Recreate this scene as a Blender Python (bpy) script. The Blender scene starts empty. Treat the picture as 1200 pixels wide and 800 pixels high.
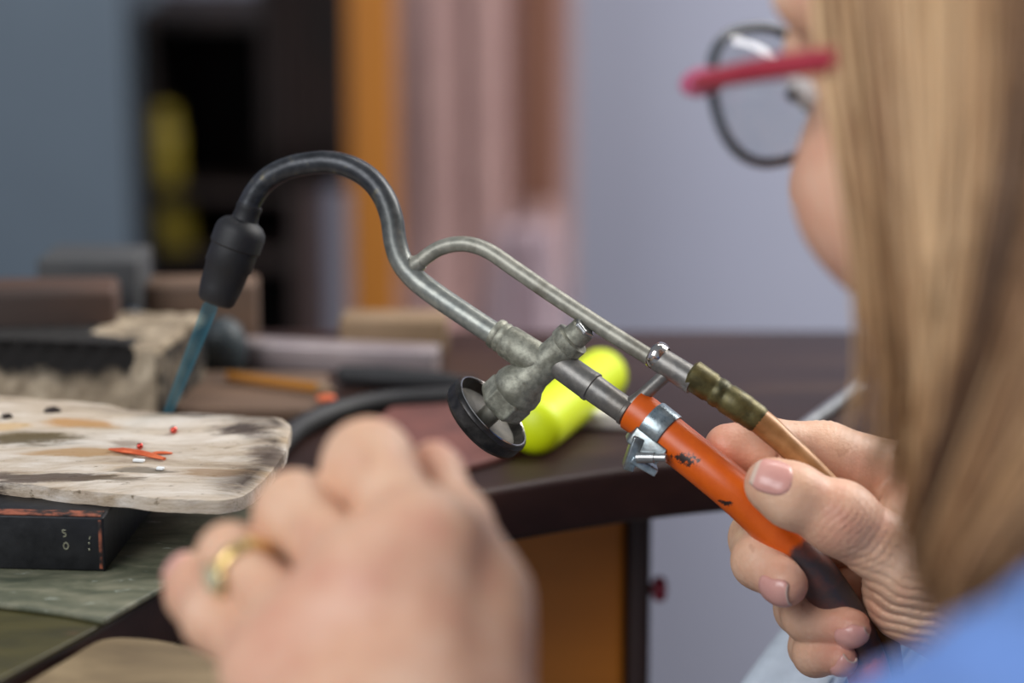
import bpy, bmesh, math, random
import numpy as np
from mathutils import Vector, Matrix

random.seed(7)
rng = np.random.default_rng(7)
SC = bpy.context.scene
COL = SC.collection

# ------------------------------------------------------------------ camera, world, lights, exposure
CAM_Z = 1.19                      # 24 cm above a 95 cm high jeweller's bench
PITCH = math.radians(13.0)
FPX = 85.0 / 36.0 * 1200.0        # focal length in pixels of the 1200x800 frame
ST, CT = math.sin(PITCH), math.cos(PITCH)

cam_data = bpy.data.cameras.new('camera')
cam_data.lens = 85.0
cam_data.sensor_width = 36.0
cam_data.clip_start = 0.02
cam_data.dof.use_dof = True
cam_data.dof.focus_distance = 0.755
cam_data.dof.aperture_fstop = 4.6
cam = bpy.data.objects.new('camera', cam_data)
cam.location = (0, 0, CAM_Z)
cam.rotation_euler = (math.radians(90) - PITCH, 0, 0)
COL.objects.link(cam)
SC.camera = cam

world = bpy.data.worlds.new('room_daylight')
SC.world = world
world.use_nodes = True
wbg = world.node_tree.nodes['Background']
wbg.inputs['Color'].default_value = (0.80, 0.88, 1.0, 1)
wbg.inputs['Strength'].default_value = 0.33


def area_light(name, loc, target, size, power, color):
    l = bpy.data.lights.new(name, 'AREA')
    l.shape = 'RECTANGLE'
    l.size, l.size_y = size
    l.energy = power
    l.color = color
    o = bpy.data.objects.new(name, l)
    o.location = loc
    o.rotation_euler = (Vector(target) - Vector(loc)).to_track_quat('-Z', 'Y').to_euler()
    COL.objects.link(o)
    return o


# daylight through a tall window beyond the right end of the bench, and one behind the photographer
area_light('window_light_right', (1.35, 1.55, 2.25), (0.0, 0.75, 0.95), (1.0, 1.2), 52, (1.0, 0.97, 0.93))
area_light('window_light_front', (-1.3, -0.9, 2.3), (0.0, 0.75, 0.95), (1.4, 1.4), 54, (0.97, 0.98, 1.0))
# unseen fill added to brighten the back wall and the cloth before it
area_light('back_fill_light', (0.25, 1.45, 2.35), (-0.05, 2.6, 0.9), (0.6, 0.6), 12, (1.0, 0.97, 0.95))

SC.view_settings.view_transform = 'Standard'
SC.view_settings.look = 'None'
SC.view_settings.gamma = 1.0
SC.view_settings.use_curve_mapping = False
SC.view_settings.exposure = -0.13
SC.cycles.use_denoising = True


# ------------------------------------------------------------------ geometry helpers
def P(px, py, d):
    """World point that stands at depth d behind the lens and shows at pixel px, py."""
    xc = (px - 600.0) * d / FPX
    yc = (400.0 - py) * d / FPX
    return Vector((xc, d * CT + yc * ST, CAM_Z - d * ST + yc * CT))


def on_z(px, py, z):
    """World point on the horizontal plane z."""
    s = ST - (400.0 - py) / FPX * CT
    return P(px, py, (CAM_Z - z) / s)


def on_y(px, py, y):
    s = CT + (400.0 - py) / FPX * ST
    return P(px, py, y / s)


def px_at(px, d):
    return (px - 600.0) * d / FPX


def lin(c):
    out = []
    for v in c:
        v /= 255.0
        out.append(v / 12.92 if v <= 0.04045 else ((v + 0.055) / 1.055) ** 2.4)
    return tuple(out) + (1.0,)


def catmull(pts, n=8):
    pts = [np.array(p, float) for p in pts]
    if len(pts) < 3:
        return [pts[0] + (pts[-1] - pts[0]) * t for t in np.linspace(0, 1, n + 1)]
    ext = [2 * pts[0] - pts[1]] + pts + [2 * pts[-1] - pts[-2]]
    out = []
    for i in range(1, len(ext) - 2):
        p0, p1, p2, p3 = ext[i - 1:i + 3]
        for k in range(n):
            t = k / n
            out.append(0.5 * (2 * p1 + (p2 - p0) * t + (2 * p0 - 5 * p1 + 4 * p2 - p3) * t * t + (3 * p1 - p0 - 3 * p2 + p3) * t ** 3))
    out.append(pts[-1])
    return out


def add_tube(bm, pts, rad, seg=16, cap=True, flat=None):
    """Sweep a circle along pts; rad is a number or a list. Writes the layer 'along' for materials."""
    pts = [Vector(p) for p in pts]
    n = len(pts)
    rads = rad if hasattr(rad, '__len__') else [rad] * n
    if len(rads) != n:
        rads = np.interp(np.linspace(0, 1, n), np.linspace(0, 1, len(rads)), rads)
    t = (pts[1] - pts[0]).normalized()
    a = t.orthogonal().normalized()
    rings = []
    for i, p in enumerate(pts):
        tn = (pts[min(i + 1, n - 1)] - pts[max(i - 1, 0)]).normalized()
        a = (a - tn * a.dot(tn)).normalized()
        b = tn.cross(a)
        ring = [bm.verts.new(p + (a * math.cos(2 * math.pi * k / seg) + b * math.sin(2 * math.pi * k / seg)) * rads[i]) for k in range(seg)]
        rings.append(ring)
    for i in range(n - 1):
        for k in range(seg):
            bm.faces.new((rings[i][k], rings[i][(k + 1) % seg], rings[i + 1][(k + 1) % seg], rings[i + 1][k]))
    if cap:
        bm.faces.new(list(reversed(rings[0])))
        bm.faces.new(rings[-1])
    return rings


def add_lathe(bm, p0, p1, prof, seg=32, cap=True):
    """prof: list of (t in metres along p0->p1 from p0, radius)."""
    p0, p1 = Vector(p0), Vector(p1)
    t = (p1 - p0).normalized()
    a = t.orthogonal().normalized()
    b = t.cross(a)
    rings = []
    for (s, r) in prof:
        rings.append([bm.verts.new(p0 + t * s + (a * math.cos(2 * math.pi * k / seg) + b * math.sin(2 * math.pi * k / seg)) * max(r, 1e-5)) for k in range(seg)])
    for i in range(len(rings) - 1):
        for k in range(seg):
            bm.faces.new((rings[i][k], rings[i][(k + 1) % seg], rings[i + 1][(k + 1) % seg], rings[i + 1][k]))
    if cap:
        bm.faces.new(list(reversed(rings[0])))
        bm.faces.new(rings[-1])


def add_box(bm, c, size, rot=None, axes=None):
    """Box; axes = three unit vectors, else world axes turned by rot about z."""
    c = Vector(c)
    if axes is None:
        r = rot or 0.0
        axes = (Vector((math.cos(r), math.sin(r), 0)), Vector((-math.sin(r), math.cos(r), 0)), Vector((0, 0, 1)))
    v = []
    for sx in (-.5, .5):
        for sy in (-.5, .5):
            for sz in (-.5, .5):
                v.append(bm.verts.new(c + axes[0] * sx * size[0] + axes[1] * sy * size[1] + axes[2] * sz * size[2]))
    for f in ((0, 1, 3, 2), (4, 6, 7, 5), (0, 4, 5, 1), (2, 3, 7, 6), (0, 2, 6, 4), (1, 5, 7, 3)):
        bm.faces.new([v[i] for i in f])
    return v


def add_prism(bm, outline, z0, z1):
    """outline: list of (x, y)."""
    lo = [bm.verts.new((x, y, z0)) for x, y in outline]
    hi = [bm.verts.new((x, y, z1)) for x, y in outline]
    n = len(outline)
    for i in range(n):
        bm.faces.new((lo[i], lo[(i + 1) % n], hi[(i + 1) % n], hi[i]))
    bm.faces.new(list(reversed(lo)))
    bm.faces.new(hi)


def add_sphere(bm, c, r, sx=1, sy=1, sz=1, seg=20, rings=12, axes=None):
    m = Matrix.Translation(Vector(c))
    if axes is not None:
        m = m @ Matrix((axes[0], axes[1], axes[2])).transposed().to_4x4()
    bmesh.ops.create_uvsphere(bm, u_segments=seg, v_segments=rings, radius=r, matrix=m @ Matrix.Diagonal((sx, sy, sz, 1)))


def obj(name, bm, mat, parent=None, smooth=True, bevel=0.0, angle=35, subsurf=0):
    me = bpy.data.meshes.new(name)
    bmesh.ops.recalc_face_normals(bm, faces=bm.faces[:])
    bm.to_mesh(me)
    bm.free()
    o = bpy.data.objects.new(name, me)
    COL.objects.link(o)
    if mat is not None:
        me.materials.append(mat)
    if bevel > 0:
        bv = o.modifiers.new('bevel', 'BEVEL')
        bv.width = bevel
        bv.segments = 3
        bv.limit_method = 'ANGLE'
        bv.angle_limit = math.radians(angle)
    if subsurf:
        s = o.modifiers.new('subsurf', 'SUBSURF')
        s.levels = s.render_levels = subsurf
    if smooth:
        me.shade_smooth()
        e = o.modifiers.new('edge_split', 'EDGE_SPLIT') if not subsurf else None
        if e:
            e.split_angle = math.radians(40)
    if parent is not None:
        o.parent = parent
        o.matrix_parent_inverse = parent.matrix_basis.inverted()
    return o


def tag(o, label=None, cat=None, group=None, kind=None):
    if label:
        o['label'] = label
    if cat:
        o['category'] = cat
    if group:
        o['group'] = group
    if kind:
        o['kind'] = kind
    return o


def thing(name, label, cat, loc, group=None):
    o = bpy.data.objects.new(name, None)
    o.empty_display_size = 0.01
    o.location = loc
    COL.objects.link(o)
    return tag(o, label, cat, group)


# ------------------------------------------------------------------ materials
class NT:
    def __init__(self, name):
        self.m = bpy.data.materials.new(name)
        self.m.use_nodes = True
        self.t = self.m.node_tree
        self.b = self.t.nodes['Principled BSDF']

    def n(self, kind, **kw):
        x = self.t.nodes.new(kind)
        for k, v in kw.items():
            if k in x.inputs.keys():
                x.inputs[k].default_value = v
            else:
                setattr(x, k, v)
        return x

    def l(self, a, b):
        self.t.links.new(a, b)

    def coord(self, scale=(1, 1, 1), rot=(0, 0, 0)):
        tc = self.n('ShaderNodeTexCoord')
        mp = self.n('ShaderNodeMapping')
        mp.inputs['Scale'].default_value = scale
        mp.inputs['Rotation'].default_value = rot
        self.l(tc.outputs['Object'], mp.inputs['Vector'])
        return mp.outputs['Vector']

    def noise(self, vec, scale, detail=4, rough=0.55, dist=0.0):
        x = self.n('ShaderNodeTexNoise')
        x.inputs['Scale'].default_value = scale
        x.inputs['Detail'].default_value = detail
        x.inputs['Roughness'].default_value = rough
        x.inputs['Distortion'].default_value = dist
        self.l(vec, x.inputs['Vector'])
        return x.outputs['Fac']

    def ramp(self, fac, stops):
        r = self.n('ShaderNodeValToRGB')
        e = r.color_ramp.elements
        while len(e) < len(stops):
            e.new(0.5)
        for i, (p, c) in enumerate(stops):
            e[i].position = p
            e[i].color = c if len(c) == 4 else lin(c)
        self.l(fac, r.inputs['Fac'])
        return r.outputs['Color']

    def mix(self, fac, a, b):
        x = self.n('ShaderNodeMix', data_type='RGBA')
        for s, v in ((x.inputs[0], fac), (x.inputs[6], a), (x.inputs[7], b)):
            if hasattr(v, 'is_linked') or hasattr(v, 'links'):
                self.l(v, s)
            else:
                s.default_value = v
        return x.outputs[2]

    def bump(self, h, strength=0.3, dist=0.001):
        x = self.n('ShaderNodeBump')
        x.inputs['Strength'].default_value = strength
        x.inputs['Distance'].default_value = dist
        self.l(h, x.inputs['Height'])
        self.l(x.outputs['Normal'], self.b.inputs['Normal'])

    def set(self, **kw):
        for k, v in kw.items():
            self.b.inputs[k.replace('_', ' ')].default_value = v


BW = ((0, 0, 0, 1), (1, 1, 1, 1))


def plain(name, c1, c2=None, rough=0.6, metal=0.0, scale=60, bump=0.2, bdist=0.0006, stretch=(1, 1, 1), detail=5, lo=0.35, hi=0.65, spec=0.5):
    t = NT(name)
    v = t.coord(stretch)
    f = t.noise(v, scale, detail)
    col = t.ramp(f, [(lo, c1), (hi, c2 or c1)])
    t.l(col, t.b.inputs['Base Color'])
    t.set(Roughness=rough, Metallic=metal)
    t.b.inputs['Specular IOR Level'].default_value = spec
    if bump:
        t.bump(t.noise(v, scale * 3, 5), bump, bdist)
    return t.m


M = {}
M['wall'] = plain('painted_wall', (170, 173, 192), (174, 177, 195), 0.9, scale=3, bump=0.05)
M['floor'] = plain('floor_vinyl', (95, 90, 88), (110, 104, 100), 0.6, scale=8)
M['panel'] = plain('blue_grey_paint', (82, 94, 106), (88, 101, 113), 0.6, scale=4, bump=0.05)
M['dark_wood'] = plain('dark_wood', (34, 20, 16), (52, 30, 24), 0.5, scale=14, stretch=(1, 1, 0.15))
M['black_wood'] = plain('black_brown_wood', (20, 11, 9), (36, 19, 14), 0.7, scale=14)
M['post'] = plain('orange_wood', (160, 98, 24), (176, 110, 30), 0.55, scale=30, stretch=(1, 1, 0.1))
M['drawer'] = plain('drawer_wood', (180, 104, 22), (202, 120, 30), 0.5, scale=24, stretch=(0.12, 1, 1))
M['curtain'] = plain('mauve_cloth', (192, 156, 152), (202, 166, 161), 0.95, scale=40)
M['pink_cloth'] = plain('pale_pink_cloth', (168, 148, 156), (182, 162, 170), 0.95, scale=40)
M['brown_stripe'] = plain('red_brown_wood', (122, 80, 62), (136, 92, 74), 0.6, scale=30, stretch=(1, 1, 0.1))
M['yellow_dull'] = plain('dull_yellow_plastic', (140, 122, 34), (154, 136, 44), 0.5, scale=10)
M['neon'] = plain('neon_yellow_plastic', (214, 232, 8), (218, 236, 14), 0.45, scale=10, bump=0)
M['white_bar'] = plain('off_white_plastic', (230, 224, 220), (238, 232, 228), 0.5, scale=20, bump=0)
M['maroon'] = plain('maroon_leather', (92, 52, 48), (116, 68, 60), 0.7, scale=40)
M['grey_bar'] = plain('worn_aluminium', (150, 138, 140), (172, 160, 160), 0.45, 0.5, scale=30)
M['pencil'] = plain('pencil_paint', (160, 104, 30), (170, 112, 36), 0.5, scale=10, bump=0)
M['beige_wood'] = plain('beige_wood', (128, 104, 78), (146, 120, 92), 0.7, scale=30)
M['brown_wood'] = plain('brown_wood', (78, 60, 48), (112, 86, 66), 0.7, scale=24, stretch=(0.3, 1, 1))
M['rust_wood'] = plain('rust_brown_wood', (52, 36, 28), (84, 54, 36), 0.7, scale=24, stretch=(0.3, 1, 1))
M['grey_box'] = plain('grey_card', (54, 55, 57), (66, 66, 66), 0.7, scale=20)
M['blue_plastic'] = plain('steel_blue_plastic', (50, 66, 84), (60, 78, 98), 0.4, scale=20, bump=0)
M['teal_dark'] = plain('dark_slate_plastic', (34, 42, 46), (44, 54, 58), 0.5, scale=20, bump=0)
M['black_rubber'] = plain('black_rubber', (16, 16, 19), (24, 24, 28), 0.6, scale=60)
M['red_knob'] = plain('crimson_enamel', (130, 20, 44), (140, 24, 48), 0.35, scale=20, bump=0)
M['copper_ball'] = plain('molten_copper', (190, 70, 66), (214, 96, 80), 0.18, 0.9, scale=200, bump=0)
M['copper_wire'] = plain('copper_foil', (214, 96, 56), (236, 124, 78), 0.4, 0.35, scale=200, bump=0)
M['white_chip'] = plain('white_flux', (225, 228, 228), (235, 238, 238), 0.6, scale=60)
M['gold'] = plain('gold', (222, 190, 120), (234, 204, 136), 0.3, 0.9, scale=60, bump=0)
M['gem'] = plain('pale_green_stone', (158, 152, 122), (178, 172, 142), 0.12, scale=60, bump=0)
M['shirt'] = plain('blue_cotton', (104, 138, 200), (112, 146, 208), 0.9, scale=400, bump=0.1, bdist=0.0004)
M['apron'] = plain('pale_grey_cotton', (168, 178, 190), (178, 188, 200), 0.9, scale=300, bump=0.1, bdist=0.0004)
M['trousers'] = plain('grey_cotton', (96, 104, 116), (104, 112, 124), 0.9, scale=300, bump=0.1)
M['lens_rim'] = plain('dark_clear_rim', (64, 70, 76), (74, 80, 86), 0.25, scale=60, bump=0)
M['temple'] = plain('crimson_acetate', (158, 44, 60), (170, 54, 68), 0.3, scale=60, bump=0)
M['rim_pink'] = plain('pink_crimson_acetate_and_sheen', (176, 60, 96), (206, 130, 160), 0.3, scale=90, bump=0)
M['nail'] = plain('fingernail', (206, 150, 140), (214, 160, 148), 0.28, scale=120, bump=0.05, bdist=0.0003)
M['nail_edge'] = plain('nail_edge', (206, 178, 160), (212, 188, 170), 0.4, scale=120, bump=0)
M['eye_white'] = plain('eye_white', (225, 220, 216), (228, 224, 220), 0.2, scale=60, bump=0)
M['iris'] = plain('blue_iris', (70, 96, 120), (84, 110, 130), 0.15, scale=200, bump=0)
M['lip'] = plain('lip', (176, 96, 92), (186, 106, 100), 0.4, scale=120)
M['shoe'] = plain('black_shoe', (26, 26, 28), (32, 32, 34), 0.5, scale=60)
M['seat'] = plain('stool_vinyl', (40, 40, 46), (48, 48, 54), 0.5, scale=60)
M['steel'] = plain('bright_steel', (150, 152, 152), (186, 188, 188), 0.3, 0.9, scale=120, bump=0.1)
M['chrome'] = plain('polished_steel', (190, 184, 178), (214, 208, 202), 0.16, 1.0, scale=120, bump=0)


def torch_metal(name, c1, c2, c3, rough, metal, scale=260, bump=0.25):
    t = NT(name)
    v = t.coord()
    f = t.noise(v, scale, 6, 0.6)
    f2 = t.noise(v, scale * 0.22, 4, 0.6, 0.4)
    col = t.ramp(f, [(0.36, c1), (0.62, c2)])
    m = t.ramp(f2, [(0.5, BW[0]), (0.68, BW[1])])
    t.l(t.mix(m, col, lin(c3)), t.b.inputs['Base Color'])
    r = t.n('ShaderNodeMapRange')
    t.l(f, r.inputs['Value'])
    r.inputs['To Min'].default_value = rough - 0.08
    r.inputs['To Max'].default_value = rough + 0.12
    t.l(r.outputs['Result'], t.b.inputs['Roughness'])
    t.set(Metallic=metal)
    t.bump(t.noise(v, scale * 2.2, 5), bump, 0.0003)
    return t.m


M['zinc'] = torch_metal('dull_zinc_tube', (128, 127, 117), (156, 154, 142), (112, 108, 96), 0.42, 0.4)
M['cast'] = torch_metal('rough_cast_metal', (118, 118, 106), (160, 160, 145), (108, 107, 94), 0.48, 0.45, 420, 0.4)
M['gun'] = torch_metal('gunmetal_tube', (104, 103, 100), (130, 127, 122), (98, 93, 86), 0.38, 0.5)
M['olive_brass'] = torch_metal('tarnished_brass', (70, 64, 36), (100, 92, 54), (52, 52, 32), 0.42, 0.5)
M['tan_hose'] = torch_metal('tan_hose_rubber', (142, 98, 56), (170, 124, 78), (118, 80, 44), 0.36, 0.2, 120, 0.15)
M['clamp'] = torch_metal('zinc_plated_steel', (122, 138, 146), (170, 182, 188), (110, 110, 104), 0.28, 0.75)
M['knob_black'] = torch_metal('black_anodised', (36, 35, 35), (62, 59, 57), (20, 20, 22), 0.35, 0.5)
M['knob_dish'] = torch_metal('dull_dish_metal', (46, 43, 37), (74, 70, 62), (30, 28, 24), 0.45, 0.5)
M['steel_block'] = torch_metal('blackened_steel', (16, 17, 21), (34, 35, 38), (24, 26, 32), 0.42, 0.3, 120, 0.4)


def neck_mat():
    """dark oxidised at the arch, dull zinc near the valve: the tube's own heat colour, by where it is on the tube"""
    t = NT('heat_darkened_tube')
    v = t.coord()
    at = t.n('ShaderNodeAttribute', attribute_name='along')
    f = t.noise(v, 240, 6, 0.6)
    dark = t.ramp(f, [(0.34, (34, 36, 40)), (0.6, (60, 62, 66)), (0.72, (96, 90, 70))])
    pale = t.ramp(f, [(0.36, (118, 122, 118)), (0.64, (150, 152, 144))])
    r = t.ramp(at.outputs['Fac'], [(0.46, BW[0]), (0.78, BW[1])])
    t.l(t.mix(r, dark, pale), t.b.inputs['Base Color'])
    t.set(Metallic=0.45, Roughness=0.38)
    t.bump(t.noise(v, 500, 5), 0.25, 0.0003)
    return t.m


def hose_mat():
    t = NT('orange_gas_hose')
    v = t.coord()
    at = t.n('ShaderNodeAttribute', attribute_name='along')
    f = t.noise(v, 150, 5, 0.65)
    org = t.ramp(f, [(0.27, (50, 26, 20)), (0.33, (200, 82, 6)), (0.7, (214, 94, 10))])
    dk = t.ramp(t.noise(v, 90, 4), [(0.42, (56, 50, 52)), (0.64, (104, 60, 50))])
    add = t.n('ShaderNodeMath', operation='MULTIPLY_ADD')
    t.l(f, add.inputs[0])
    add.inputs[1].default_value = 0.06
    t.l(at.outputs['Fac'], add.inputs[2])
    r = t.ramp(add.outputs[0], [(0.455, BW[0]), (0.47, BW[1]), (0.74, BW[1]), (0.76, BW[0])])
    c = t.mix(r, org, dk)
    tc = t.n('ShaderNodeTexCoord')
    for q, rad in ((T(803, 537, -.006), (.0056, .0056, .0022)), (T(852, 588, -.004), (.0034, .0034, .0014))):     # black scuffs
        mp = t.n('ShaderNodeMapping', vector_type='TEXTURE')
        mp.inputs['Location'].default_value = q
        mp.inputs['Scale'].default_value = rad
        t.l(tc.outputs['Object'], mp.inputs['Vector'])
        ln = t.n('ShaderNodeVectorMath', operation='LENGTH')
        t.l(mp.outputs['Vector'], ln.inputs[0])
        ad = t.n('ShaderNodeMath', operation='MULTIPLY_ADD')
        t.l(t.noise(v, 620, 6, 0.75), ad.inputs[0])
        ad.inputs[1].default_value = -3.2
        sh = t.n('ShaderNodeMath', operation='ADD')
        t.l(ln.outputs['Value'], sh.inputs[0])
        sh.inputs[1].default_value = 0.95
        t.l(sh.outputs[0], ad.inputs[2])
        c = t.mix(t.ramp(ad.outputs[0], [(0.0, BW[1]), (0.06, BW[0])]), c, lin((44, 28, 24)))
    t.l(c, t.b.inputs['Base Color'])
    t.set(Roughness=0.38)
    t.bump(t.noise(v, 300, 4), 0.1, 0.0003)
    return t.m


M['neck'] = neck_mat()


def board_mat(stains):
    """stains: (x, y, rx, ry, turn, colour, strength): burns and smears where they are on the board"""
    t = NT('charred_solder_board')
    v = t.coord((0.30, 1.3, 1.5), (0, 0, math.radians(-6)))
    v2 = t.coord((0.5, 1.3, 1.0), (0, 0, math.radians(-6)))
    c = t.ramp(t.noise(v, 44, 12, 0.78, 0.3), [(0.30, (138, 118, 98)), (0.46, (194, 178, 158)), (0.62, (222, 213, 202))])
    och = t.ramp(t.noise(v2, 34, 5, 0.6, 0.5), [(0.56, BW[0]), (0.72, (0.75, 0.75, 0.75, 1))])
    c = t.mix(och, c, lin((166, 136, 92)))
    fib = t.ramp(t.noise(t.coord((0.12, 1.6, 1.0), (0, 0, math.radians(-6))), 190, 8, 0.75), [(0.54, BW[0]), (0.72, (0.6, 0.6, 0.6, 1))])
    c = t.mix(fib, c, lin((120, 100, 74)))
    spk = t.ramp(t.noise(t.coord((0.6, 1.3, 1.0)), 330, 4, 0.6), [(0.64, BW[0]), (0.70, (0.8, 0.8, 0.8, 1))])
    c = t.mix(spk, c, lin((104, 88, 66)))
    brk = t.noise(v, 62, 12, 0.78, 0.5)
    tc = t.n('ShaderNodeTexCoord')
    for (x, y, rx, ry, turn, col, k) in stains:
        mp = t.n('ShaderNodeMapping', vector_type='TEXTURE')
        mp.inputs['Location'].default_value = (x, y, 0)
        mp.inputs['Rotation'].default_value = (0, 0, turn)
        mp.inputs['Scale'].default_value = (rx, ry, 1e3)
        t.l(tc.outputs['Object'], mp.inputs['Vector'])
        ln = t.n('ShaderNodeVectorMath', operation='LENGTH')
        t.l(mp.outputs['Vector'], ln.inputs[0])
        ad = t.n('ShaderNodeMath', operation='MULTIPLY_ADD')
        t.l(brk, ad.inputs[0])
        ad.inputs[1].default_value = -3.6
        t.l(ln.outputs['Value'], ad.inputs[2])
        mr = t.n('ShaderNodeMapRange')
        t.l(ad.outputs[0], mr.inputs['Value'])
        mr.inputs['From Min'].default_value = -0.85
        mr.inputs['From Max'].default_value = -1.3
        mr.inputs['To Max'].default_value = k
        c = t.mix(mr.outputs['Result'], c, lin(col))
    at = t.n('ShaderNodeAttribute', attribute_name='scorch')
    mul = t.n('ShaderNodeMath', operation='MULTIPLY')
    t.l(at.outputs['Fac'], mul.inputs[0])
    t.l(t.ramp(t.noise(v2, 40, 5, 0.7), [(0.36, BW[0]), (0.56, BW[1])]), mul.inputs[1])
    c = t.mix(mul.outputs[0], c, lin((62, 50, 44)))
    t.l(c, t.b.inputs['Base Color'])
    t.set(Roughness=0.9)
    t.b.inputs['Specular IOR Level'].default_value = 0.25
    t.bump(t.noise(v, 190, 10, 0.78), 0.8, 0.0014)
    return t.m


def brick_mat():
    t = NT('sooty_fire_brick')
    v = t.coord()
    base = t.ramp(t.noise(v, 60, 6, 0.65), [(0.34, (104, 90, 72)), (0.52, (150, 134, 112)), (0.7, (190, 174, 150))])
    at = t.n('ShaderNodeAttribute', attribute_name='scorch')
    n = t.n('ShaderNodeMath', operation='MULTIPLY_ADD')
    t.l(t.noise(v, 55, 5, 0.65), n.inputs[0])
    n.inputs[1].default_value = 0.9
    t.l(at.outputs['Fac'], n.inputs[2])
    s = t.ramp(n.outputs[0], [(0.72, BW[0]), (0.98, BW[1])])
    t.l(t.mix(s, base, lin((22, 19, 17))), t.b.inputs['Base Color'])
    t.set(Roughness=0.95)
    t.bump(t.noise(v, 200, 6, 0.7), 0.6, 0.001)
    return t.m


def patina_mat(name, cols, scale=50, rough=0.45):
    t = NT(name)
    v = t.coord((0.6, 1.4, 1))
    c = t.ramp(t.noise(v, scale, 7, 0.62, 0.6), [(0.3, cols[0]), (0.5, cols[1]), (0.68, cols[2])])
    s = t.ramp(t.noise(v, scale * 2.4, 6, 0.7), [(0.62, BW[0]), (0.7, BW[1])])
    t.l(t.mix(s, c, lin(cols[3])), t.b.inputs['Base Color'])
    t.set(Roughness=rough)
    t.bump(t.noise(v, scale * 5, 5), 0.3, 0.0006)
    return t.m


def bench_mat():
    t = NT('worn_dark_bench_wood')
    v = t.coord((0.25, 1.2, 1.2))
    c = t.ramp(t.noise(v, 20, 6, 0.6, 0.8), [(0.3, (28, 15, 14)), (0.52, (46, 27, 23)), (0.74, (70, 50, 36))])
    t.l(c, t.b.inputs['Base Color'])
    t.set(Roughness=0.45)
    t.b.inputs['Specular IOR Level'].default_value = 0.2
    t.bump(t.noise(v, 90, 5), 0.3, 0.0006)
    return t.m


M['brick'] = brick_mat()
M['plate'] = patina_mat('grey_green_sheet', ((56, 62, 48), (92, 94, 76), (122, 120, 100), (164, 172, 160)), 75, 0.5)
M['olive'] = patina_mat('olive_brass_sheet', ((38, 36, 12), (58, 54, 20), (72, 66, 28), (80, 60, 38)), 40, 0.42)
M['pin_wood'] = patina_mat('worn_pin_wood', ((86, 70, 48), (118, 100, 72), (150, 130, 98), (78, 60, 42)), 26, 0.7)
M['bench'] = bench_mat()


def skin_mat(name, base, red, pale, freckle=0.0):
    t = NT(name)
    v = t.coord()
    c = t.ramp(t.noise(v, 70, 5, 0.6), [(0.32, red), (0.5, base), (0.7, pale)])
    at = t.n('ShaderNodeAttribute', attribute_name='tint')
    c = t.mix(at.outputs['Fac'], c, lin((196, 112, 100)))
    if freckle:
        sp = t.ramp(t.noise(v, 160, 2, 0.5), [(0.68, BW[0]), (0.74, BW[1])])
        m = t.n('ShaderNodeMath', operation='MULTIPLY')
        t.l(sp, m.inputs[0])
        m.inputs[1].default_value = freckle
        c = t.mix(m.outputs[0], c, lin((150, 96, 74)))
    t.l(c, t.b.inputs['Base Color'])
    t.set(Roughness=0.48)
    t.b.inputs['Subsurface Weight'].default_value = 0.12
    t.b.inputs['Subsurface Radius'].default_value = (1.0, 0.35, 0.2)
    t.b.inputs['Subsurface Scale'].default_value = 0.004
    vo = t.n('ShaderNodeTexVoronoi')
    vo.inputs['Scale'].default_value = 900
    t.l(v, vo.inputs['Vector'])
    ad = t.n('ShaderNodeMath', operation='MULTIPLY_ADD')
    t.l(vo.outputs['Distance'], ad.inputs[0])
    ad.inputs[1].default_value = 0.5
    t.l(t.noise(v, 420, 6, 0.65), ad.inputs[2])
    t.bump(ad.outputs[0], 0.28, 0.0006)
    return t.m


M['skin'] = skin_mat('skin', (217, 173, 142), (208, 157, 130), (226, 188, 160), 0.25)


def hair_mat():
    t = NT('blonde_hair')
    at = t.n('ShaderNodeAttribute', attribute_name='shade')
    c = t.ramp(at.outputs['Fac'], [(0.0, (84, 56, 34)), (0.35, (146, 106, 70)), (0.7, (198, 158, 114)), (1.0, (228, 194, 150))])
    t.l(c, t.b.inputs['Base Color'])
    t.set(Roughness=0.5)
    return t.m


M['hair'] = hair_mat()


def glass_mat():
    m = bpy.data.materials.new('spectacle_lens')
    m.use_nodes = True
    nt = m.node_tree
    nt.nodes.clear()
    out = nt.nodes.new('ShaderNodeOutputMaterial')
    tr = nt.nodes.new('ShaderNodeBsdfTransparent')
    tr.inputs['Color'].default_value = (0.93, 0.95, 0.95, 1)
    gl = nt.nodes.new('ShaderNodeBsdfGlossy')
    gl.inputs['Roughness'].default_value = 0.03
    mx = nt.nodes.new('ShaderNodeMixShader')
    mx.inputs[0].default_value = 0.07
    nt.links.new(tr.outputs[0], mx.inputs[1])
    nt.links.new(gl.outputs[0], mx.inputs[2])
    nt.links.new(mx.outputs[0], out.inputs[0])
    return m


def flame_mat():
    m = bpy.data.materials.new('gas_flame')
    m.use_nodes = True
    nt = m.node_tree
    nt.nodes.clear()
    out = nt.nodes.new('ShaderNodeOutputMaterial')
    tr = nt.nodes.new('ShaderNodeBsdfTransparent')
    tr.inputs['Color'].default_value = (0.62, 0.72, 0.76, 1)
    em = nt.nodes.new('ShaderNodeEmission')
    em.inputs['Color'].default_value = (0.10, 0.34, 0.46, 1)
    lw = nt.nodes.new('ShaderNodeLayerWeight')
    lw.inputs['Blend'].default_value = 0.55
    mr = nt.nodes.new('ShaderNodeMapRange')
    mr.inputs['To Min'].default_value = 0.02
    mr.inputs['To Max'].default_value = 0.17
    nt.links.new(lw.outputs['Facing'], mr.inputs['Value'])
    nt.links.new(mr.outputs['Result'], em.inputs['Strength'])
    ad = nt.nodes.new('ShaderNodeAddShader')
    nt.links.new(tr.outputs[0], ad.inputs[0])
    nt.links.new(em.outputs[0], ad.inputs[1])
    nt.links.new(ad.outputs[0], out.inputs[0])
    return m


M['lens'] = glass_mat()
M['flame'] = flame_mat()


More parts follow.
